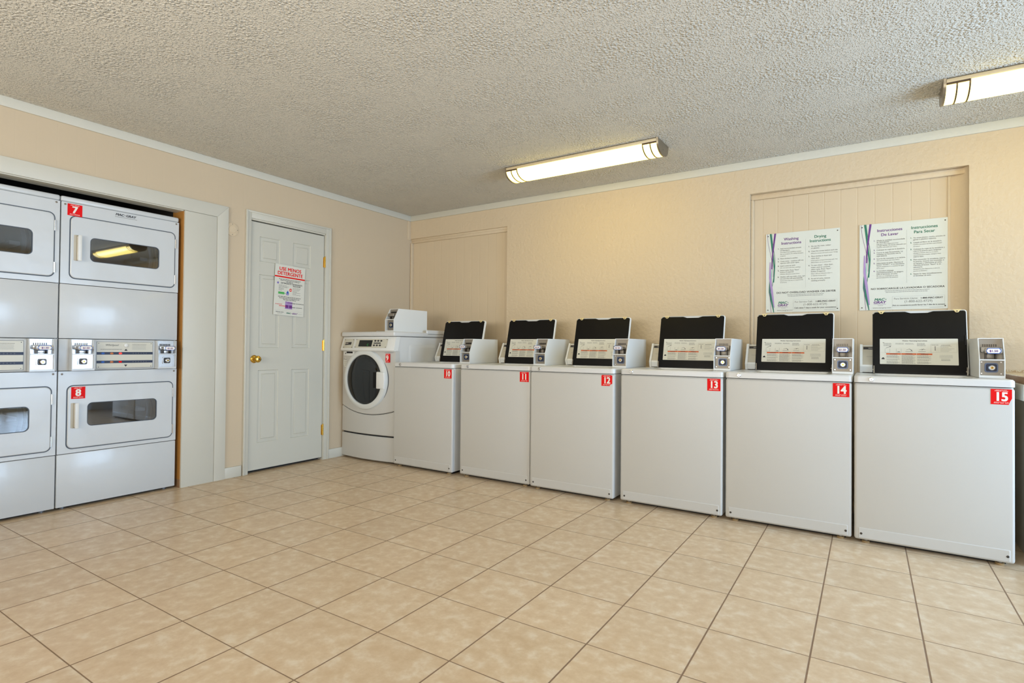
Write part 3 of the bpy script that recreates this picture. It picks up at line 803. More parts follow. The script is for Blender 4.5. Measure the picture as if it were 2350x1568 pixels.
# ------------------------------------------------------------------ front-loading washer
def front_loader():
    root = thing('front_load_washer', 'white front-loading washer with round dark door and sticker 9, in the corner', 'washing machine', (0.012, -0.935, 0))
    FW, D = 0.676, 0.70; cxm = FW / 2

    def bow(x): return 0.032 * ((x - cxm) / cxm) ** 2

    def panel(x0, x1, lo, hi, m, th=0.05, n=28, rim=0.006):
        b = MB(); V = []; F = []
        xs = [x0 + (x1 - x0) * i / n for i in range(n + 1)]
        for x in xs:
            y = bow(x); zl, zh = lo(x), hi(x)
            V += [(x, y + th, zl), (x, y + rim, zl), (x, y, zl + rim), (x, y, zh - rim), (x, y + rim, zh), (x, y + th, zh)]
        for i in range(n):
            for k in range(5): F.append((i * 6 + k, (i + 1) * 6 + k, (i + 1) * 6 + k + 1, i * 6 + k + 1))
        F += [tuple(range(6)), tuple(range(n * 6, n * 6 + 6))[::-1]]
        return b.add(V, F, m)
    b = MB(); b.prism(rr(0.004, 0.045, FW - 0.004, D, 0.02, 4), 0.03, 1.118, 'enamel'); b.box(0.03, FW - 0.03, 0.06, D - 0.03, 0.003, 0.032, 'dark_gap')  # bottom black box puts the under-machine shadow into colour
    # moulded field on the side
    Ts = Matrix(((0, 0, 1, FW - 0.004), (1, 0, 0, 0), (0, 1, 0, 0), (0, 0, 0, 1)))
    O = rr(0.20, 0.30, 0.60, 1.05, 0.03, 4); I = rr(0.225, 0.325, 0.575, 1.025, 0.025, 4)
    b.ring(O, I, 0, 0.0, 'enamel', Ts, 0.006); b.flat(I, 0.006, 'enamel', Ts)
    b.build('cabinet', root)
    b = panel(0.0, FW, lambda x: 0.015, lambda x: 0.230, 'front_enamel'); b.build('pedestal_drawer', root)
    seam = lambda x: 0.418 + 0.055 * ((x - cxm * 1.08) / cxm) ** 2
    b = panel(0.0, FW, lambda x: 0.243, lambda x: seam(x) - 0.0025, 'front_enamel'); b.build('lower_panel', root)
    b = panel(0.0, FW, lambda x: seam(x) + 0.0025, lambda x: 0.992, 'front_enamel'); b.build('front_panel', root)
    b = panel(0.014, FW - 0.014, lambda x: 0.03, lambda x: 1.0, 'dark_gap', 0.03); b.T = Matrix.Identity(4)
    b.v = [v + Vector((0, 0.012, 0)) for v in b.v]; b.build('inner_frame', root)
    # narrow seam lines at the right shoulder
    T = FR(-0.0)
    # top slab with raised back rim
    b = MB(); b.box(-0.002, FW + 0.002, 0.010, D, 1.122, 1.164, 'enamel', 0.012, 3)
    b.box(-0.002, FW + 0.002, D - 0.022, D, 1.140, 1.190, 'enamel', 0.010, 3); b.box(FW - 0.018, FW + 0.002, D - 0.26, D, 1.140, 1.190, 'enamel', 0.009, 3); b.box(-0.002, 0.018, D - 0.26, D, 1.140, 1.190, 'enamel', 0.009, 3)
    b.build('top', root)
    # control panel: sloping fascia swelling over the door
    b = MB(); V = []; F = []; n = 24; yoff = -0.028
    for i in range(n + 1):
        x = -0.004 + (FW + 0.004) * i / n; q = bow(min(max(x, 0), FW))
        e = 1 - max(0, (x - (FW - 0.05)) / 0.05) ** 2 * 0.35
        V += [(x, q + 0.03, 0.992), (x, q + yoff * e + 0.010, 0.988), (x, q + yoff * e, 0.998), (x, q + yoff * e + 0.001, 1.008), (x, q + 0.004, 1.106), (x, q + 0.012, 1.1185), (x, q + 0.06, 1.1185)]
    for i in range(n):
        for k in range(6): F.append((i * 7 + k, (i + 1) * 7 + k, (i + 1) * 7 + k + 1, i * 7 + k + 1))
    F += [tuple(range(7)), tuple(range(n * 7, n * 7 + 7))[::-1]]
    b.add(V, F, 'white_plastic'); cp = b.build('control_panel', root)
    # printed steel fascia
    a = math.atan2(0.031, 0.098)

    def fascia_frame(x0):
        return Matrix.Translation((x0, bow(x0) - 0.0275, 1.008)) @ Matrix.Rotation(-a, 4, 'X') @ FR(0)
    b = MB()

    def curved(b, x0, x1, v0, v1, w, m, n=10):
        V = []
        for i in range(n + 1):
            x = x0 + (x1 - x0) * i / n; T = fascia_frame(x)
            V += [T @ Vector((0, v0, w)), T @ Vector((0, v1, w))]
        b.add(V, [(2 * i, 2 * i + 2, 2 * i + 3, 2 * i + 1) for i in range(n)], m)
    curved(b, 0.215, 0.600, 0.010, 0.094, 0.0012, 'plate', 14)
    curved(b, 0.030, 0.185, 0.006, 0.094, 0.0012, 'plate', 6)
    for x in (0.218, 0.59):
        for v in (0.018, 0.088): b.lathe([(0.004, 0), (0.003, 0.002), (0, 0.002)], 'dark_steel', fascia_frame(x) @ Matrix.Translation((0, v, 0.0012)), 10)
    for x in (0.042, 0.172):
        for v in (0.014, 0.086): b.lathe([(0.004, 0), (0.003, 0.002), (0, 0.002)], 'dark_steel', fascia_frame(x) @ Matrix.Translation((0, v, 0.0012)), 10)
    b.build('fascia_plate', cp, 'beige metal fascia plate')
    b = MB(); curved(b, 0.262, 0.430, 0.022, 0.082, 0.0022, 'display', 6)
    Td = fascia_frame(0.372); b.text('C', 0, 0.030, 0.026, 'led_green', Td, 0.0032); b.build('display', cp, 'dark display showing a green C')
    for r_, v in enumerate((0.076, 0.034)):
        for c_ in range(3):
            x = 0.462 + c_ * 0.034 - r_ * 0.004
            b = MB(); b.lathe([(0.0115, 0), (0.0115, 0.003), (0.008, 0.0045), (0, 0.0045)], 'ink_dark', fascia_frame(x) @ Matrix.Translation((0, v, 0.0012)), 16, 1, 0.7); b.build('button', cp, 'black push button')
    b = MB(); curved(b, 0.448, 0.530, 0.050, 0.060, 0.0022, 'ink_dark', 4); b.build('indicator_strip', cp)
    b = MB(); Tq = fascia_frame(0.108) @ Matrix.Rotation(-0.127, 4, 'Y')
    b.box(-0.062, 0.062, 0.020, 0.076, 0.001, 0.004, 'plate', 0.001, T=Tq); b.box(-0.046, 0.050, 0.036, 0.062, 0.0035, 0.0046, 'ink_dark', T=Tq)
    b.box(-0.046, 0.004, 0.045, 0.054, 0.004, 0.007, 'chrome', 0.001, T=Tq); b.build('card_slot', cp, 'metal plate with dark slot')
    # detergent drawer pull below the panel
    b = MB(); T = Matrix.Translation((0.10, bow(0.10), 0)) @ FR(0) @ Matrix.Rotation(-0.13, 4, 'Y'); b.box(-0.084, 0.086, 0.942, 0.985, -0.004, 0.006, 'white_plastic', 0.003, T=T)
    b.box(-0.03, 0.066, 0.966, 0.982, 0.004, 0.0068, 'dark_gap', T=T); b.cyl(-0.046, 0.965, 0.006, 0.005, 0.0075, 'dark_steel', T, 12)
    b.build('detergent_drawer', root)
    # round leaflet sticker
    b = MB(); T = FR(bow(0.05) - 0.0012); E = [(0.048 + 0.034 * math.cos(t), 0.880 + 0.046 * math.sin(t)) for t in [2 * PI * i / 28 for i in range(28)]]
    b.prism(E, -0.002, 0.0006, 'ink_grey', T); E2 = [(0.048 + 0.0325 * math.cos(t), 0.880 + 0.0445 * math.sin(t)) for t in [2 * PI * i / 28 for i in range(28)]]
    b.flat(E2, 0.0008, 'label_paper', T)
    for k in range(7): b.greek(0.028, 0.068, 0.908 - k * 0.0095, 0.003 if k else 0.006, 'ink_dark' if k == 0 else 'ink_grey', T, 0.001)
    b.build('oval_sticker', root, 'white oval instruction sticker')
    # door: ring, glass, handle
    cx, cz, Ro, Ri = 0.335, 0.733, 0.272, 0.222; T = Matrix.Translation((cx, 0.004, cz)) @ FR(0)
    b = MB(); b.lathe([(Ro + 0.0035, -0.022), (Ro + 0.0035, -0.010), (Ro - 0.002, -0.010)], 'gasket', T, 64)
    b.lathe([(Ro + .001, -0.03), (Ro, 0.004), (Ro - 0.006, 0.016), (Ro - 0.022, 0.024), (Ri + 0.012, 0.027), (Ri + 0.003, 0.024), (Ri, 0.016), (Ri, -0.01)], 'ring_plastic', T, 64)
    dr = b.build('door', root)
    b = MB(); b.lathe([(Ri, 0.014), (Ri * .9, 0.020), (Ri * .7, 0.026), (Ri * .4, 0.030), (0, 0.032)], 'washer_glass', T, 64)
    b.build('door_glass', dr, 'dark round glass')
    b = MB(); b.lathe([(Ri + .002, 0.010), (Ri * .8, -0.004), (0.0, -0.012)], 'dark_gap', T, 48); b.build('drum_mouth', dr)
    b = MB(); h = 0.075
    P = []
    for i in range(9): t = -math.asin(h / Ro) + 2 * math.asin(h / Ro) * i / 8; P.append(((Ro - .003) * math.cos(t), (Ro - .003) * math.sin(t)))
    P += [(0.176, h), (0.170, h - .006), (0.170, -h + .006), (0.176, -h)]
    b.prism(P, 0.012, 0.036, 'white_plastic', T, 0.008)
    b.build('door_handle', dr)
    b = MB(); b.box(0.130, 0.172, -h + .006, h - .004, 0.024, 0.034, 'black_plastic', 0.003, T=T); b.build('handle_recess', dr, 'black grip recess')
    # fine seams at right shoulder
    b = MB(); T = FR(0.020); b.rect(0.470, 0.9775, 0.672, 0.9795, 0.024, 'gasket', FR(0.038)); b.build('shoulder_seam', root)
    sticker(root, '9', FR(bow(0.585) - 0.001), 0.560, 0.890, 0.068, 0.078)
    coin_box(root, 0.505, 0.07, 1.164, 0.108, 0.44, 0.208, 'fcb', 'steel', tag=False, slide=-0.02, cham=0.06, mid=0.52)
    for fx in (0.06, FW - 0.06):
        b = MB(); b.cyl(fx, 0.12, 0.02, 0, 0.014, 'cream', None, 16); b.cyl(fx, 0.12, 0.008, 0.014, 0.035, 'steel', None, 10); b.build('leveling_foot', root)
    for fx in (0.06, FW - 0.06):
        b = MB(); b.cyl(fx, D - 0.08, 0.02, 0, 0.014, 'cream', None, 16); b.cyl(fx, D - 0.08, 0.008, 0.014, 0.035, 'steel', None, 10); b.build('leveling_foot', root)


front_loader()


# ------------------------------------------------------------------ stacked dryers
def dryer(y0, label, nums):
    root = thing('stacked_dryer', label, 'dryer', (-0.020, y0, 0), PI / 2, 'stacked dryers in the wall niche')
    DWd, D = 0.694, 0.68; g = 0.003

    def core():
        b = MB(); b.box(0.006, DWd - 0.006, D - 0.01, D, 0.03, 1.91, 'dark_gap')
        for z0, z1 in ((0.03, 0.355), (0.85, 1.42), (1.895, 1.911)): b.box(0.006, DWd - 0.006, 0.036, 0.040, z0, z1, 'dark_gap')
        b.box(0.03, DWd - 0.03, 0.05, D - 0.03, 0.003, 0.03, 'dark_gap'); b.box(0.002, 0.006, 0.03, D, 0.03, 1.935, 'dryer_enamel'); b.box(DWd - 0.006, DWd - 0.002, 0.03, D, 0.03, 1.935, 'dryer_enamel')  # first box is black, painted-in shade beneath the dryer
        b.box(0.0, DWd, 0.001, D, 1.911, 1.945, 'dryer_enamel', 0.010, 3)
        return b
    cached('dcore', 'cabinet', core, root)

    def pan(z0, z1):
        def f():
            b = MB(); b.box(0.0015, DWd - 0.0015, 0, 0.035, z0, z1, 'dryer_enamel', 0.0035, 2); return b
        return f
    cached('dlow', 'toe_panel', pan(0.018, 0.3425), root)
    cached('dmid', 'middle_panel', pan(1.0615, 1.3995), root)
    cached('dcon', 'console_panel', pan(0.8605, 1.0585), root)

    def front_with_hole(z0, z1, wz0, wz1):
        def f():
            b = MB(); O = rr(0.0015, z0, DWd - 0.0015, z1, 0.003, 5); I = rr(0.13, wz0 - .015, 0.57, wz1 + .015, 0.03, 5)
            b.ring(O, I, -0.035, 0, 'dryer_enamel', FR(0)); return b
        return f
    cached('dup', 'upper_front', front_with_hole(1.4025, 1.9085, 1.552, 1.708), root)
    cached('dlo', 'lower_front', front_with_hole(0.3465, 0.8575, 0.504, 0.656), root)
    for key, z0, z1, w0, w1 in (('u', 1.440, 1.826, 1.554, 1.708), ('l', 0.376, 0.764, 0.506, 0.656)):
        def door(z0=z0, z1=z1, w0=w0, w1=w1):
            b = MB(); T = FR(0); O = rr(0.050, z0, 0.664, z1, 0.030, 5); I = rr(0.152, w0, 0.562, w1, 0.028, 5)
            G = rr(0.044, z0 - .006, 0.670, z1 + .006, 0.034, 5)
            b.ring(G, O, 0, 0.0008, 'gasket', T)
            O2 = rr(0.054, z0 + .004, 0.660, z1 - .004, 0.028, 5)
            b.ring(O, I, 0.0, 0.005, 'dryer_enamel', T, 0.005); b.ring(O2, I, 0.005, 0.008, 'dryer_enamel', T, 0.008)
            I2 = rr(0.156, w0 + .004, 0.558, w1 - .004, 0.025, 5); b.ring(I, I2, 0.0, 0.005, 'gasket', T)
            n = len(O); b.add([(p[0], p[1], 0.005) for p in O] + [(p[0], p[1], 0.008) for p in O2], [(i, (i + 1) % n, n + (i + 1) % n, n + i) for i in range(n)], 'dryer_enamel', T)
            return b
        do = cached('door' + key, 'upper_door' if key == 'u' else 'lower_door', door, root)

        def win(w0=w0, w1=w1):
            b = MB(); b.flat(rr(0.154, w0 + .002, 0.560, w1 - .002, 0.026, 5), 0.002, 'dryer_glass', FR(0)); return b
        cached('win' + key, 'window_glass', win, do, 'dark glass window')

        def handle(z0=w0, z1=w1):
            b = MB(); b.box(0.066, 0.084, -0.012, -0.006, z0 - 0.004, z1 + 0.002, 'console_plate', 0.002)
            b.box(0.080, 0.100, -0.036, -0.028, z0 - .006, z1 + .002, 'white_plastic', 0.003, 2); b.box(0.082, 0.090, -0.030, -0.006, z0 + .0, z1 - .004, 'white_plastic', 0.002)
            return b
        cached('hand' + key, 'door_handle', handle, do)
        for hz in (z0 + 0.055, z1 - 0.075):
            def hinge():
                b = MB(); b.cyl(0, 0, 0.004, -0.032, 0.032, 'chrome', None, 10); b.box(-0.004, 0.008, 0.0, 0.004, -0.03, 0.03, 'white_plastic', 0.001); return b
            h = cached('dhinge', 'door_hinge', hinge, do); h.location = (0.667, -0.007, hz)

        def drum(zc=(w0 + w1) / 2):
            b = MB(); T = Matrix.Translation((0.30, 0.040, zc)) @ FR(0)
            b.lathe([(0.285, 0.003), (0.26, 0.0), (0.255, -0.03), (0.235, -0.035), (0.232, -0.30), (0.08, -0.31), (0.0, -0.30)], 'tub', T, 48)
            b.lathe([(0.262, 0.004), (0.258, 0.009), (0.250, 0.009), (0.246, 0.004)], 'dark_gap', T, 48)
            for k in range(3):
                a = k * 2 * PI / 3 + .5; b.box(-0.012, 0.012, 0.18, 0.232, -0.28, -0.05, 'white_plastic', 0.004, T=T @ Matrix.Rotation(a, 4, 'Z'))
            return b
        dm = cached('drum' + key, 'drum', drum, root)

    def plate():
        b = MB(); T = FR(-0.001)
        b.box(0.180, 0.545, -0.008, 0.0, 0.866, 1.053, 'dryer_enamel', 0.004, 2)
        T = FR(-0.008); x0, x1 = 0.196, 0.530
        b.rect(x0, 0.871, x1, 1.045, 0.0004, 'gasket', T); b.rect(x0 + .002, 0.873, x1 - .002, 1.043, 0.0008, 'plate', T)
        for z in (0.960, 0.904):
            b.rect(x0 + .002, z, x1 - .002, z + 0.017, 0.0012, 'navy', T)
            for k, c in enumerate(('blue', 'amber', 'lamp_red' if z > .95 else 'red')):
                b.lathe([(0.0085, 0), (0.007, 0.003), (0, 0.004)], c, T, 14, 1.3, 0.85, cx=x0 + 0.036 + k * 0.050, cy=z + .008)
            for k in range(6): b.ring([(x0 + .212 + k * .016 + .003 * math.cos(t), z + .0085 + .003 * math.sin(t)) for t in [i * PI / 4 for i in range(8)]], [(x0 + .212 + k * .016 + .002 * math.cos(t), z + .0085 + .002 * math.sin(t)) for t in [i * PI / 4 for i in range(8)]], 0.0012, 0.0016, 'ink_grey', T)
        b.flat([(x0 + .158, 0.985), (x0 + .178, 0.985), (x0 + .168, 0.999)], 0.0014, 'ink_dark', T)
        b.flat([(x0 + .158, 0.893), (x0 + .168, 0.879), (x0 + .178, 0.893)], 0.0014, 'ink_dark', T)
        b.text('Whirlpool', x0 + .048, 1.017, 0.018, 'ink_grey', T, 0.0014, 'LEFT', 0.01, 0.3); b.greek(x0 + .022, x0 + .148, 0.993, .0035, 'ink_grey', T, 0.0014, .01)
        for k in range(5): b.greek(x0 + .205, x0 + .26 + (.03 if k else .034), 1.026 - k * .008, .0028, 'ink_grey' if k == 0 else 'ink_pale', T, 0.0014)
        for x in (x0 + .012, x1 - .012):
            for z in (0.880, 1.034): b.lathe([(0.003, 0), (0.002, 0.002), (0, 0.002)], 'dark_steel', T, 8, cx=x, cy=z)
        return b
    cpn = cached('dplate', 'control_plate', plate, root, 'beige control plate with two dark strips')
    b2 = cached('dknob', 'selector_knob', lambda: MB().lathe([(0.0125, 0), (0.0115, 0.008), (0.006, 0.010), (0, 0.010)], 'white_plastic', FR(-0.009, 0.362, 1.022), 20), cpn)
    for cxx, kk in ((0.052, 'a'), (0.545, 'b')):
        coin_box(root, cxx, -0.052, 0.8615, 0.120, 0.052, 0.196, 'dcb', 'chrome', '$1.50', slide=0.028, cham=0.02, mid=0.52, shell='dryer_enamel')
    for (sx, sz) in ((0.020, 1.894), (DWd - 0.020, 1.896), (0.020, 0.840), (DWd - 0.020, 0.842)):
        o = cached('dscr', 'panel_screw', lambda: screw_mb([(0, 0)], FR(0), 0.006), root); o.location = (sx, 0, sz)
    for fx, fy in ((0.05, 0.06), (DWd - 0.05, 0.06), (0.05, D - 0.06), (DWd - 0.05, D - 0.06)):
        o = cached('dfoot', 'leveling_foot', lambda: MB().cyl(0, 0, 0.018, 0, 0.012, 'tub', None, 16).cyl(0, 0, 0.008, 0.012, 0.032, 'steel', None, 10), root); o.location = (fx, fy, 0)
    if nums:
        sticker(root, nums[0], FR(-0.0002), 0.032, 1.829, 0.077, 0.073); sticker(root, nums[1], FR(-0.0082), 0.066, 0.684, 0.074, 0.074)
    if nums:
        b = MB(); T = FR(-0.0002)
        mac_logo(b, T, 0.292, 1.882, 0.0205, 0.0007, False, 'ink_dark', 'ink_dark'); b.greek(0.290, 0.420, 1.872, 0.003, 'ink_grey', T, 0.0007, .008)
        b.build('brand_badge', root, 'black MAC-GRAY lettering strip')


dryer(-3.070, 'white stacked tumble dryer with red stickers 7 and 8, nearest the door', ('7', '8'))
dryer(-3.768, 'white stacked tumble dryer without stickers in view, cut off by the left picture edge', None)


# ------------------------------------------------------------------ ceiling lights
def light(x0, label):
    root = thing('ceiling_light', label, 'ceiling light', (x0, -0.715, ROOM_Z), 0, 'fluorescent ceiling lights')
    L, Wd, H = 1.22, 0.232, 0.088

    def arc(r0=0.0, n=16):
        # cross-section (y, z) of the bowed lens, hanging below the pan
        P = []
        for i in range(n + 1):
            t = PI * i / n; P.append(((Wd / 2 - 0.008 + r0) * math.cos(t), -0.022 - (H - 0.022 + r0) * math.sin(t) ** 0.85))
        return P
    b = MB(); b.box(0.0125, L - 0.0125, -Wd / 2, Wd / 2, -0.026, -0.006, 'lamp_pan', 0.003); b.box(0.03, L - 0.03, -Wd / 2 + .03, Wd / 2 - .03, -0.008, 0, 'lamp_pan'); b.build('pan', root)
    b = MB(); A = arc(); n = len(A)
    b.add([(0.012, p[0], p[1]) for p in A] + [(L - 0.012, p[0], p[1]) for p in A], [(i, i + 1, n + i + 1, n + i) for i in range(n - 1)], 'diffuser'); b.build('diffuser', root, 'glowing yellow-white acrylic lens')
    Tx = Matrix(((0, 0, 1, 0), (1, 0, 0, 0), (0, 1, 0, 0), (0, 0, 0, 1)))
    A2 = arc(0.004)
    for xa, xb in ((0.0, 0.012), (L - 0.012, L)):
        b = MB(); b.prism(A2 + [(-Wd / 2, -0.002), (Wd / 2, -0.002)], xa, xb, 'nickel', Tx); e = b.build('end_cap', root, 'nickel end cap')
        s = -1 if xa == 0 else 1; xo = xa if s < 0 else xb
        b = MB(); b.cyl(0.0, -0.05, 0.006, 0, 0.004, 'steel', Matrix.Translation((xo, 0, 0)) @ (Tx if s > 0 else Matrix(((0, 0, -1, 0), (-1, 0, 0, 0), (0, 1, 0, 0), (0, 0, 0, 1)))), 12); b.build('cap_screw', e)
    for xs_ in ((0.056, 0.108), (L - 0.056, L - 0.108)):
        b = MB()
        for xc in xs_:
            B1 = arc(0.0035); B0 = arc(-0.0005); h = 0.0035
            V = [(xc - h, p[0], p[1]) for p in B1] + [(xc + h, p[0], p[1]) for p in B1] + [(xc - h, p[0], p[1]) for p in B0] + [(xc + h, p[0], p[1]) for p in B0]; F = []
            for i in range(n - 1): F += [(i, i + 1, n + i + 1, n + i), (i, i + 1, 2 * n + i + 1, 2 * n + i), (n + i, n + i + 1, 3 * n + i + 1, 3 * n + i)]
            b.add(V, F, 'band')
        lo_, hi_ = (0.012, xs_[1]) if xs_[0] < 0.5 else (xs_[1], L - 0.012)
        for s in (-1, 1): b.box(lo_, hi_, s * (Wd / 2 - .004) - .003, s * (Wd / 2 - .004) + .003, -0.036, -0.026, 'band')
        b.build('band_frame', root, 'dark double band across the lens')


light(1.768, 'long glowing ceiling light shown whole, over washers 11 to 13')
light(4.490, 'long glowing ceiling light cut off by the right picture edge')


# ------------------------------------------------------------------ signs
def ribbon(b, T, x, H, W_, w=0.0009):
    def strip(c, f, g, m, ww, n=40, v0=0, v1=1):
        V = []
        for i in range(n + 1):
            t = v0 + (v1 - v0) * i / n; xx = x + c + f(t); hw = g(t) / 2
            V += [(xx - hw, H * (1 - t), ww), (xx + hw, H * (1 - t), ww)]
        b.add(V, [(2 * i, 2 * i + 1, 2 * i + 3, 2 * i + 2) for i in range(n)], m, T)
    s = W_
    strip(0, lambda t: s * (.30 - .5 * math.cos(PI * t * 2.6) * .6), lambda t: s * (.05 + .05 * math.sin(PI * t)), 'green', w)
    strip(0, lambda t: s * (-.25 + .75 * min(1, t * 2.2) - .9 * max(0, t - .45)), lambda t: s * (.32 - .2 * t), 'green', w + .0001, v1=.62)
    strip(0, lambda t: s * (.62 - .75 * t - .3 * math.sin(PI * t * 1.3)), lambda t: s * (.30 * (1 - t * 1.2) + .05), 'purple', w + .0002, v1=.45)
    strip(0, lambda t: s * (-.3 + .55 * math.sin(PI * (t - .25) * 2)), lambda t: s * .05, 'purple', w + .0002, v1=.55)
    strip(0, lambda t: s * (-.32 + 2.0 * max(0, t - .56)), lambda t: s * (.08 + .34 * math.sin(PI * (t - .3) / .7)), 'lilac', w + .0003, v0=.36, v1=.94)
    strip(0, lambda t: s * (.10 - .2 * math.sin(PI * (t - .4) * 2.4)), lambda t: s * (.16 * math.sin(PI * (t - .4) / .6) + .03), 'pale_green', w + .0001, v0=.42)
    strip(0, lambda t: s * (-.38 + 1.6 * max(0, t - .74) * 1.9), lambda t: s * (.12 + .28 * math.sin(PI * (t - .58) / .42)), 'green', w + .0002, v0=.60)
    strip(0, lambda t: s * (-.36 + .9 * max(0, t - .8) * 1.5), lambda t: s * .06, 'purple', w + .0004, v0=.66)


def instruction_sign(name_label, x, z0, W_, H, spanish):
    root = thing('instruction_sign', name_label, 'sign', (x, DR - 0.001, z0), 0, 'laundry instruction signs on the back wall')
    T = FR(-0.004)
    b = MB(); b.prism(rr(0, 0, W_, H, 0.003, 2), -0.004, 0, 'paper', T); b.build('board', root)
    b = MB(); w = 0.0006
    ribbon(b, T, W_ * .085, H, W_ * .075)
    b.build('ribbon_graphic', root, 'green and purple ribbon pattern')
    b = MB()
    V = lambda t: H * (1 - t)
    if not spanish:
        heads = (('Washing', 'Instructions'), ('Drying', 'Instructions'))
        L = [['1. Add recommended amount', '    of detergent.', '    (Use about these guidelines number', '    (for an exception, for adding detergent,', '    as liquid.)'], ['2. Place clothes in washer.'], ['3. Close cover - machine will not', '    operate with cover open.'], ['4. Insert coins or card.', '    (Do not insert until start warning.)'], ['5. Select cycle. Press "Start"', '    button if required.', '    (Washer allowance varies none.)'], ['6. Washer will now wash, rinse, spin', '    dry and shut off automatically.', '    (Cycle times may vary as requirement)', '    of amount.)']]
        R = [['1. Do not dry resin, rubber', '    or plastics.'], ['2. Clean lint screen before each use', '    (Dirty lint screens will result in poor drying)'], ['3. Place clothes in dryer and', '    close door.', '    (Clean gasket and guard lint trap each. This', '    allows better air to extract lint.)'], ['4. To start dryer - close door,', '    insert coins or card and', '    select cycle. Press "Start"', '    button if required.', '    (Door will lock whenever dryer is', '    or opened during cycle.)'], ['5. At end of cycle, remove', '    clothing promptly.']]
        warn = 'DO NOT OVERLOAD WASHER OR DRYER'; svc = ('For Service Call:', '1-800-MAC-GRAY', '(1-800-622-4729)', 'Calls taken 7 days a week for your convenience.')
    else:
        heads = (('Instrucciones', 'De Lavar'), ('Instrucciones', 'Para Secar'))
        L = [['1. Añada la cantidad recomendada', '    de detergente.', '    (Agregue ropa y agua para lavar', '    un lugar blando. Un lavado adecuado por', '    volumen adecuado por ciclo.)'], ['2. Coloque su ropa en la lavadora.'], ['3. Cierre la tapa firmemente. La', '    maquina no funciona con la', '    tapa abierta.'], ['4. Inserte las monedas o su tarjeta.', '    (No inserte hasta que este listo.)'], ['5. Seleccione el ciclo. Oprima el', '    boton "START" si es necesario.', '    (Ajuste temperatura y cantidad de agua', '    de la ropa.)'], ['6. La lavadora enjuaga', '    automaticamente y se apagara', '    sola al terminar el ciclo.', '    (El ciclo se completara en unos', '    aproximadamente 30 minutos.)']]
        R = [['1. No seque plastico, caucho, articulos de', '    goma o plastico espuma.'], ['2. Limpie el filtro en la secadora.', '    (Utilice una pieza del filtro para limpiar', '    el resto.)'], ['3. Coloque la ropa en la secadora y', '    cierre la puerta para asegurar', '    (Asegure limpiar bien la secadora,', '    una puerta para limpiar siempre este)', '    cierre bien.'], ['4. Para encender la secadora, cierre', '    la puerta, inserte sus monedas o', '    su tarjeta y seleccione el ciclo.', '    Oprima el boton "Start" si es', '    necesario.', '    (La puerta para detenerse si abre la', '    puerta se detiene.)'], ['5. Saque la ropa inmediatamente', '    al terminar el ciclo.']]
        warn = 'NO SOBRECARGUE LA LAVADORA O SECADORA'; svc = ('Para Servicio Llame:', '1-800-MAC-GRAY', '(1-800-622-4729)', 'Para su conveniencia puede llamar los 7 dias de la semana.')
    for (a, c), cx, m, dv in ((heads[0], .355, 'purple', .0), (heads[1], .745, 'green', -.0)):
        s = 0.0275 if not spanish else 0.0262
        b.text(a, W_ * cx, V(.098 + dv), s, m, T, w, 'CENTER', 0.022); b.text(c, W_ * cx, V(.148 + dv), s, m, T, w, 'CENTER', 0.022)
    b.rect(W_ * .5485, V(.70), W_ * .5505, V(.10), w, 'ink_pale', T)
    for lst, u, m2 in ((L, .168, 'purple' if spanish else 'ink_dark'), (R, .59, 'green' if spanish else 'ink_dark')):
        rows = sum(len(p) for p in lst); t = .205; step = (.665 - .205 - .012 * len(lst)) / rows * 1.0
        for p in lst:
            for q, ln in enumerate(p):
                sub = ln.strip().startswith('(') or (q > 1 and ')' in ln)
                sz = 0.0095 if sub else 0.0122
                if q == 0: b.text(ln[:2], W_ * u, V(t), 0.0125, m2, T, w, 'LEFT', 0.03); ln = ln[3:]
                b.text(ln.strip(), W_ * (u + .035), V(t), sz, 'ink_grey', T, w, 'LEFT', 0.012 if not sub else 0.004, maxw=W_ * (.545 - u - .035 if u < .5 else .97 - u - .035))
                t += step
            t += .012
    b.text(warn, W_ * .55, V(.765), 0.0185 if not spanish else 0.0165, 'ink_dark', T, w, 'CENTER', 0.02, 0, 1.08)
    b.greek(W_ * .30, W_ * .80, V(.785), .0035, 'ink_grey', T, w, .016); b.greek(W_ * .31, W_ * .78, V(.802), .0035, 'ink_grey', T, w, .016)
    mac_logo(b, T, W_ * .165, V(.925), 0.0235, w)
    b.greek(W_ * .17, W_ * .32, V(.937), .002, 'purple', T, w); b.greek(W_ * .22, W_ * .28, V(.95), .0025, 'ink_grey', T, w)
    b.text('www.macgray.com', W_ * .16, V(.982), 0.0135, 'ink_grey', T, w)
    x0, x1, y0, y1 = W_ * .385, W_ * .965, V(.972), V(.85)
    b.ring([(x0, y0), (x1, y0), (x1, y1), (x0, y1)], [(x0 + .0007, y0 + .0007), (x1 - .0007, y0 + .0007), (x1 - .0007, y1 - .0007), (x0 + .0007, y1 - .0007)], 0.0002, w, 'ink_pale', T)
    b.text(svc[0], W_ * .405, V(.885), 0.0170 if not spanish else .0160, 'ink_grey', T, w); b.text(svc[1], W_ * .945, V(.885), 0.0160 if not spanish else .0150, 'ink_dark', T, w, 'RIGHT', 0.03)
    b.text(svc[2], W_ * .68, V(.922), 0.021, 'ink_grey', T, w, 'CENTER'); b.text(svc[3], W_ * .68, V(.958), 0.0135 if not spanish else .0118, 'ink_dark', T, w, 'CENTER', 0.015)
    b.greek(W_ * .80, W_ * .95, V(.985), .0018, 'ink_grey', T, w)
    b.build('lettering', root, 'purple, green and grey printed text')
    for cx, cy in ((W_ * .03, H * .03), (W_ * .97, H * .03), (W_ * .03, H * .97), (W_ * .97, H * .97)):
        b = MB(); b.lathe([(0.004, 0), (0.003, 0.002), (0, 0.0025)], 'dark_steel', T, 10, cx=cx, cy=cy); b.build('mounting_screw', root)


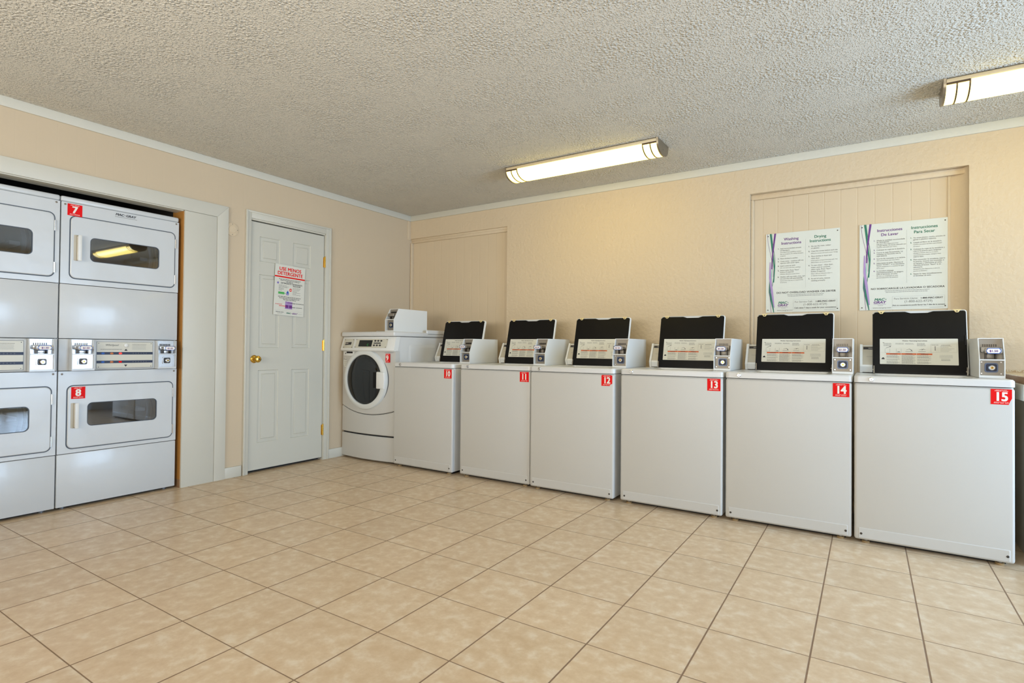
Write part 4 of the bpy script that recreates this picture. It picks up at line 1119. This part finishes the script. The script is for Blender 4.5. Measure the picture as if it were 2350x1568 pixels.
instruction_sign('white sign headed Washing Instructions and Drying Instructions, above washer 14', 3.524, 1.309, 0.474, 0.583, False)
instruction_sign('white sign headed Instrucciones De Lavar and Para Secar, above washer 15', 4.114, 1.308, 0.480, 0.586, True)


def detergent_notice():
    root = thing('paper_notice', 'white paper notice headed USE MENOS DETERGENTE taped to the door', 'notice', (-0.0035, -1.634, 1.291), PI / 2)
    root.rotation_euler = (0, 0, PI / 2)
    R2 = Matrix.Rotation(-math.radians(2.0), 4, 'Z')
    T = FR(-0.0085) @ R2; W_, H = 0.292, 0.427; w = 0.0011
    V = lambda t: H * (1 - t)
    b = MB(); b.prism([(0, 0), (W_, 0), (W_, H), (0, H)], 0.0, 0.0008, 'label_paper', T); b.build('sheet', root)
    b = MB()
    b.text('USE MENOS', W_ * .5, V(.115), 0.041, 'red', T, w, 'CENTER', 0.035, 0, .98); b.text('DETERGENTE', W_ * .5, V(.203), 0.041, 'red', T, w, 'CENTER', 0.035, 0, .98)
    b.rect(0, V(.255), W_, V(.228), w, 'red', T)
    for k, (a, c) in enumerate(((.14, .86), (.18, .82), (.37, .62))): b.greek(W_ * a, W_ * c, V(.292 + k * .024), .005, 'ink_dark', T, w, .022)
    b.text('DETERGENTE', W_ * .20, V(.378), 0.0175, 'ink_dark', T, w, 'LEFT', 0.025, 0, .95); b.text('DETERGENTE', W_ * .57, V(.378), 0.0175, 'ink_dark', T, w, 'LEFT', 0.025, 0, .95)
    b.text('REGULAR', W_ * .73, V(.412), 0.0175, 'ink_dark', T, w, 'CENTER', 0.025)
    b.cyl(W_ * .11, V(.368), .010, w - .0002, w, 'lilac', T, 16); b.cyl(W_ * .11, V(.368), .005, w, w + .0001, 'blue', T, 12)
    for k, c in enumerate((.40, .46, .42, .32, .30, .27)): b.greek(W_ * .14, W_ * c, V(.412 + k * .020), .0035, 'ink_grey', T, w, .018)
    for k, c in enumerate((.86, .86, .82, .74, .86, .72, .88)): b.greek(W_ * .60, W_ * c, V(.442 + k * .022), .0035, 'ink_grey', T, w, .018)
    b.cyl(W_ * .53, V(.485), .0125, w - .0002, w, 'red', T, 20); b.rect(W_ * .505, V(.493), W_ * .555, V(.477), w + .0002, 'white_ink', T)
    b.rect(W_ * .13, V(.585), W_ * .33, V(.540), w, 'bright_green', T); b.rect(W_ * .33, V(.568), W_ * .38, V(.560), w, 'bright_green', T)
    b.flat([(W_ * .39, V(.592)), (W_ * .475, V(.592)), (W_ * .475, V(.545)), (W_ * .455, V(.520)), (W_ * .45, V(.508)), (W_ * .425, V(.508)), (W_ * .42, V(.520)), (W_ * .395, V(.548))], w, 'blue', T)
    b.rect(W_ * .40, V(.583), W_ * .465, V(.560), w + .0002, 'lilac', T)
    b.rect(W_ * .04, V(.606), W_ * .95, V(.604), w, 'ink_pale', T)
    for k, (a, c) in enumerate(((.13, .88), (.17, .84), (.30, .72))): b.greek(W_ * a, W_ * c, V(.638 + k * .028), .0055, 'ink_dark', T, w, .022)
    b.rect(W_ * .37, V(.870), W_ * .61, V(.720), w, 'lilac', T); b.rect(W_ * .38, V(.850), W_ * .48, V(.790), w + .0001, 'purple', T); b.rect(W_ * .50, V(.850), W_ * .60, V(.790), w + .0001, 'purple', T)
    b.rect(W_ * .39, V(.735), W_ * .41, V(.725), w + .0002, 'ink_dark', T); b.rect(W_ * .44, V(.750), W_ * .54, V(.738), w + .0002, 'purple', T)
    b.rect(W_ * .54, V(.752), W_ * .71, V(.742), w + .0003, 'ink_dark', T); b.rect(W_ * .58, V(.832), W_ * .71, V(.822), w + .0003, 'ink_dark', T)
    b.text('BLANQUEADOR', W_ * .73, V(.755), 0.0105, 'ink_dark', T, w, 'LEFT', .015); b.text('SUAVIZANTE', W_ * .73, V(.835), 0.0105, 'ink_dark', T, w, 'LEFT', .015)
    b.rect(W_ * .17, V(.822), W_ * .40, V(.812), w + .0003, 'red', T); b.text('DETERGENTE', W_ * .05, V(.795), 0.0105, 'red', T, w, 'LEFT', .015)
    b.rect(W_ * .04, V(.906), W_ * .95, V(.904), w, 'ink_pale', T)
    b.text('1-800-MAC-GRAY', W_ * .06, V(.948), 0.0105, 'ink_dark', T, w, 'LEFT', .02); b.greek(W_ * .13, W_ * .30, V(.968), .003, 'ink_grey', T, w)
    mac_logo(b, T, W_ * .42, V(.965), 0.0185, w, False); b.greek(W_ * .82, W_ * .96, V(.955), .002, 'ink_grey', T, w)
    b.build('printing', root, 'red, black and coloured printing')


detergent_notice()

# round blank cover on the side wall
cv = thing('wall_cover_plate', 'round wall-coloured cover plate between dryer casing and door', 'cover plate', (0, -1.993, 1.931), PI / 2)
b = MB(); b.lathe([(0.052, 0), (0.052, 0.004), (0.047, 0.006), (0.030, 0.006), (0.028, 0.009), (0, 0.009)], 'wall_plaster', FR(0), 40); b.build('disc', cv)
for a in range(4):
    b = MB(); b.lathe([(0.0035, 0.006), (0.003, 0.008), (0, 0.008)], 'steel', FR(0), 8, cx=0.041 * math.cos(a * PI / 2), cy=0.041 * math.sin(a * PI / 2)); b.build('screw', cv)

# ------------------------------------------------------------------ counter at the right edge
ct = thing('folding_counter', 'beige laminate counter with white apron, right of washer 15, at picture edge', 'counter', (4.79, -0.87, 0))
b = MB(); b.box(0.012, 1.3, 0.0, 0.868, 0.874, 0.912, 'counter_laminate', 0.002); b.box(0.008, 0.0125, 0.004, 0.868, 0.876, 0.908, 'chipboard')
b.box(0.012, 1.3, 0.848, 0.868, 0.912, 0.925, 'counter_laminate'); b.build('countertop', ct)
b = MB(); b.box(0.0, 1.28, 0.010, 0.030, 0.795, 0.874, 'trim_paint', 0.003); b.box(0.0, 0.02, 0.03, 0.84, 0.795, 0.874, 'trim_paint', 0.002); b.build('apron', ct, 'white painted apron')
for x in (0.045, 1.24):
    b = MB(); b.box(x, x + 0.03, 0.02, 0.84, 0.0, 0.795, 'trim_paint', 0.003); b.build('side_panel', ct)
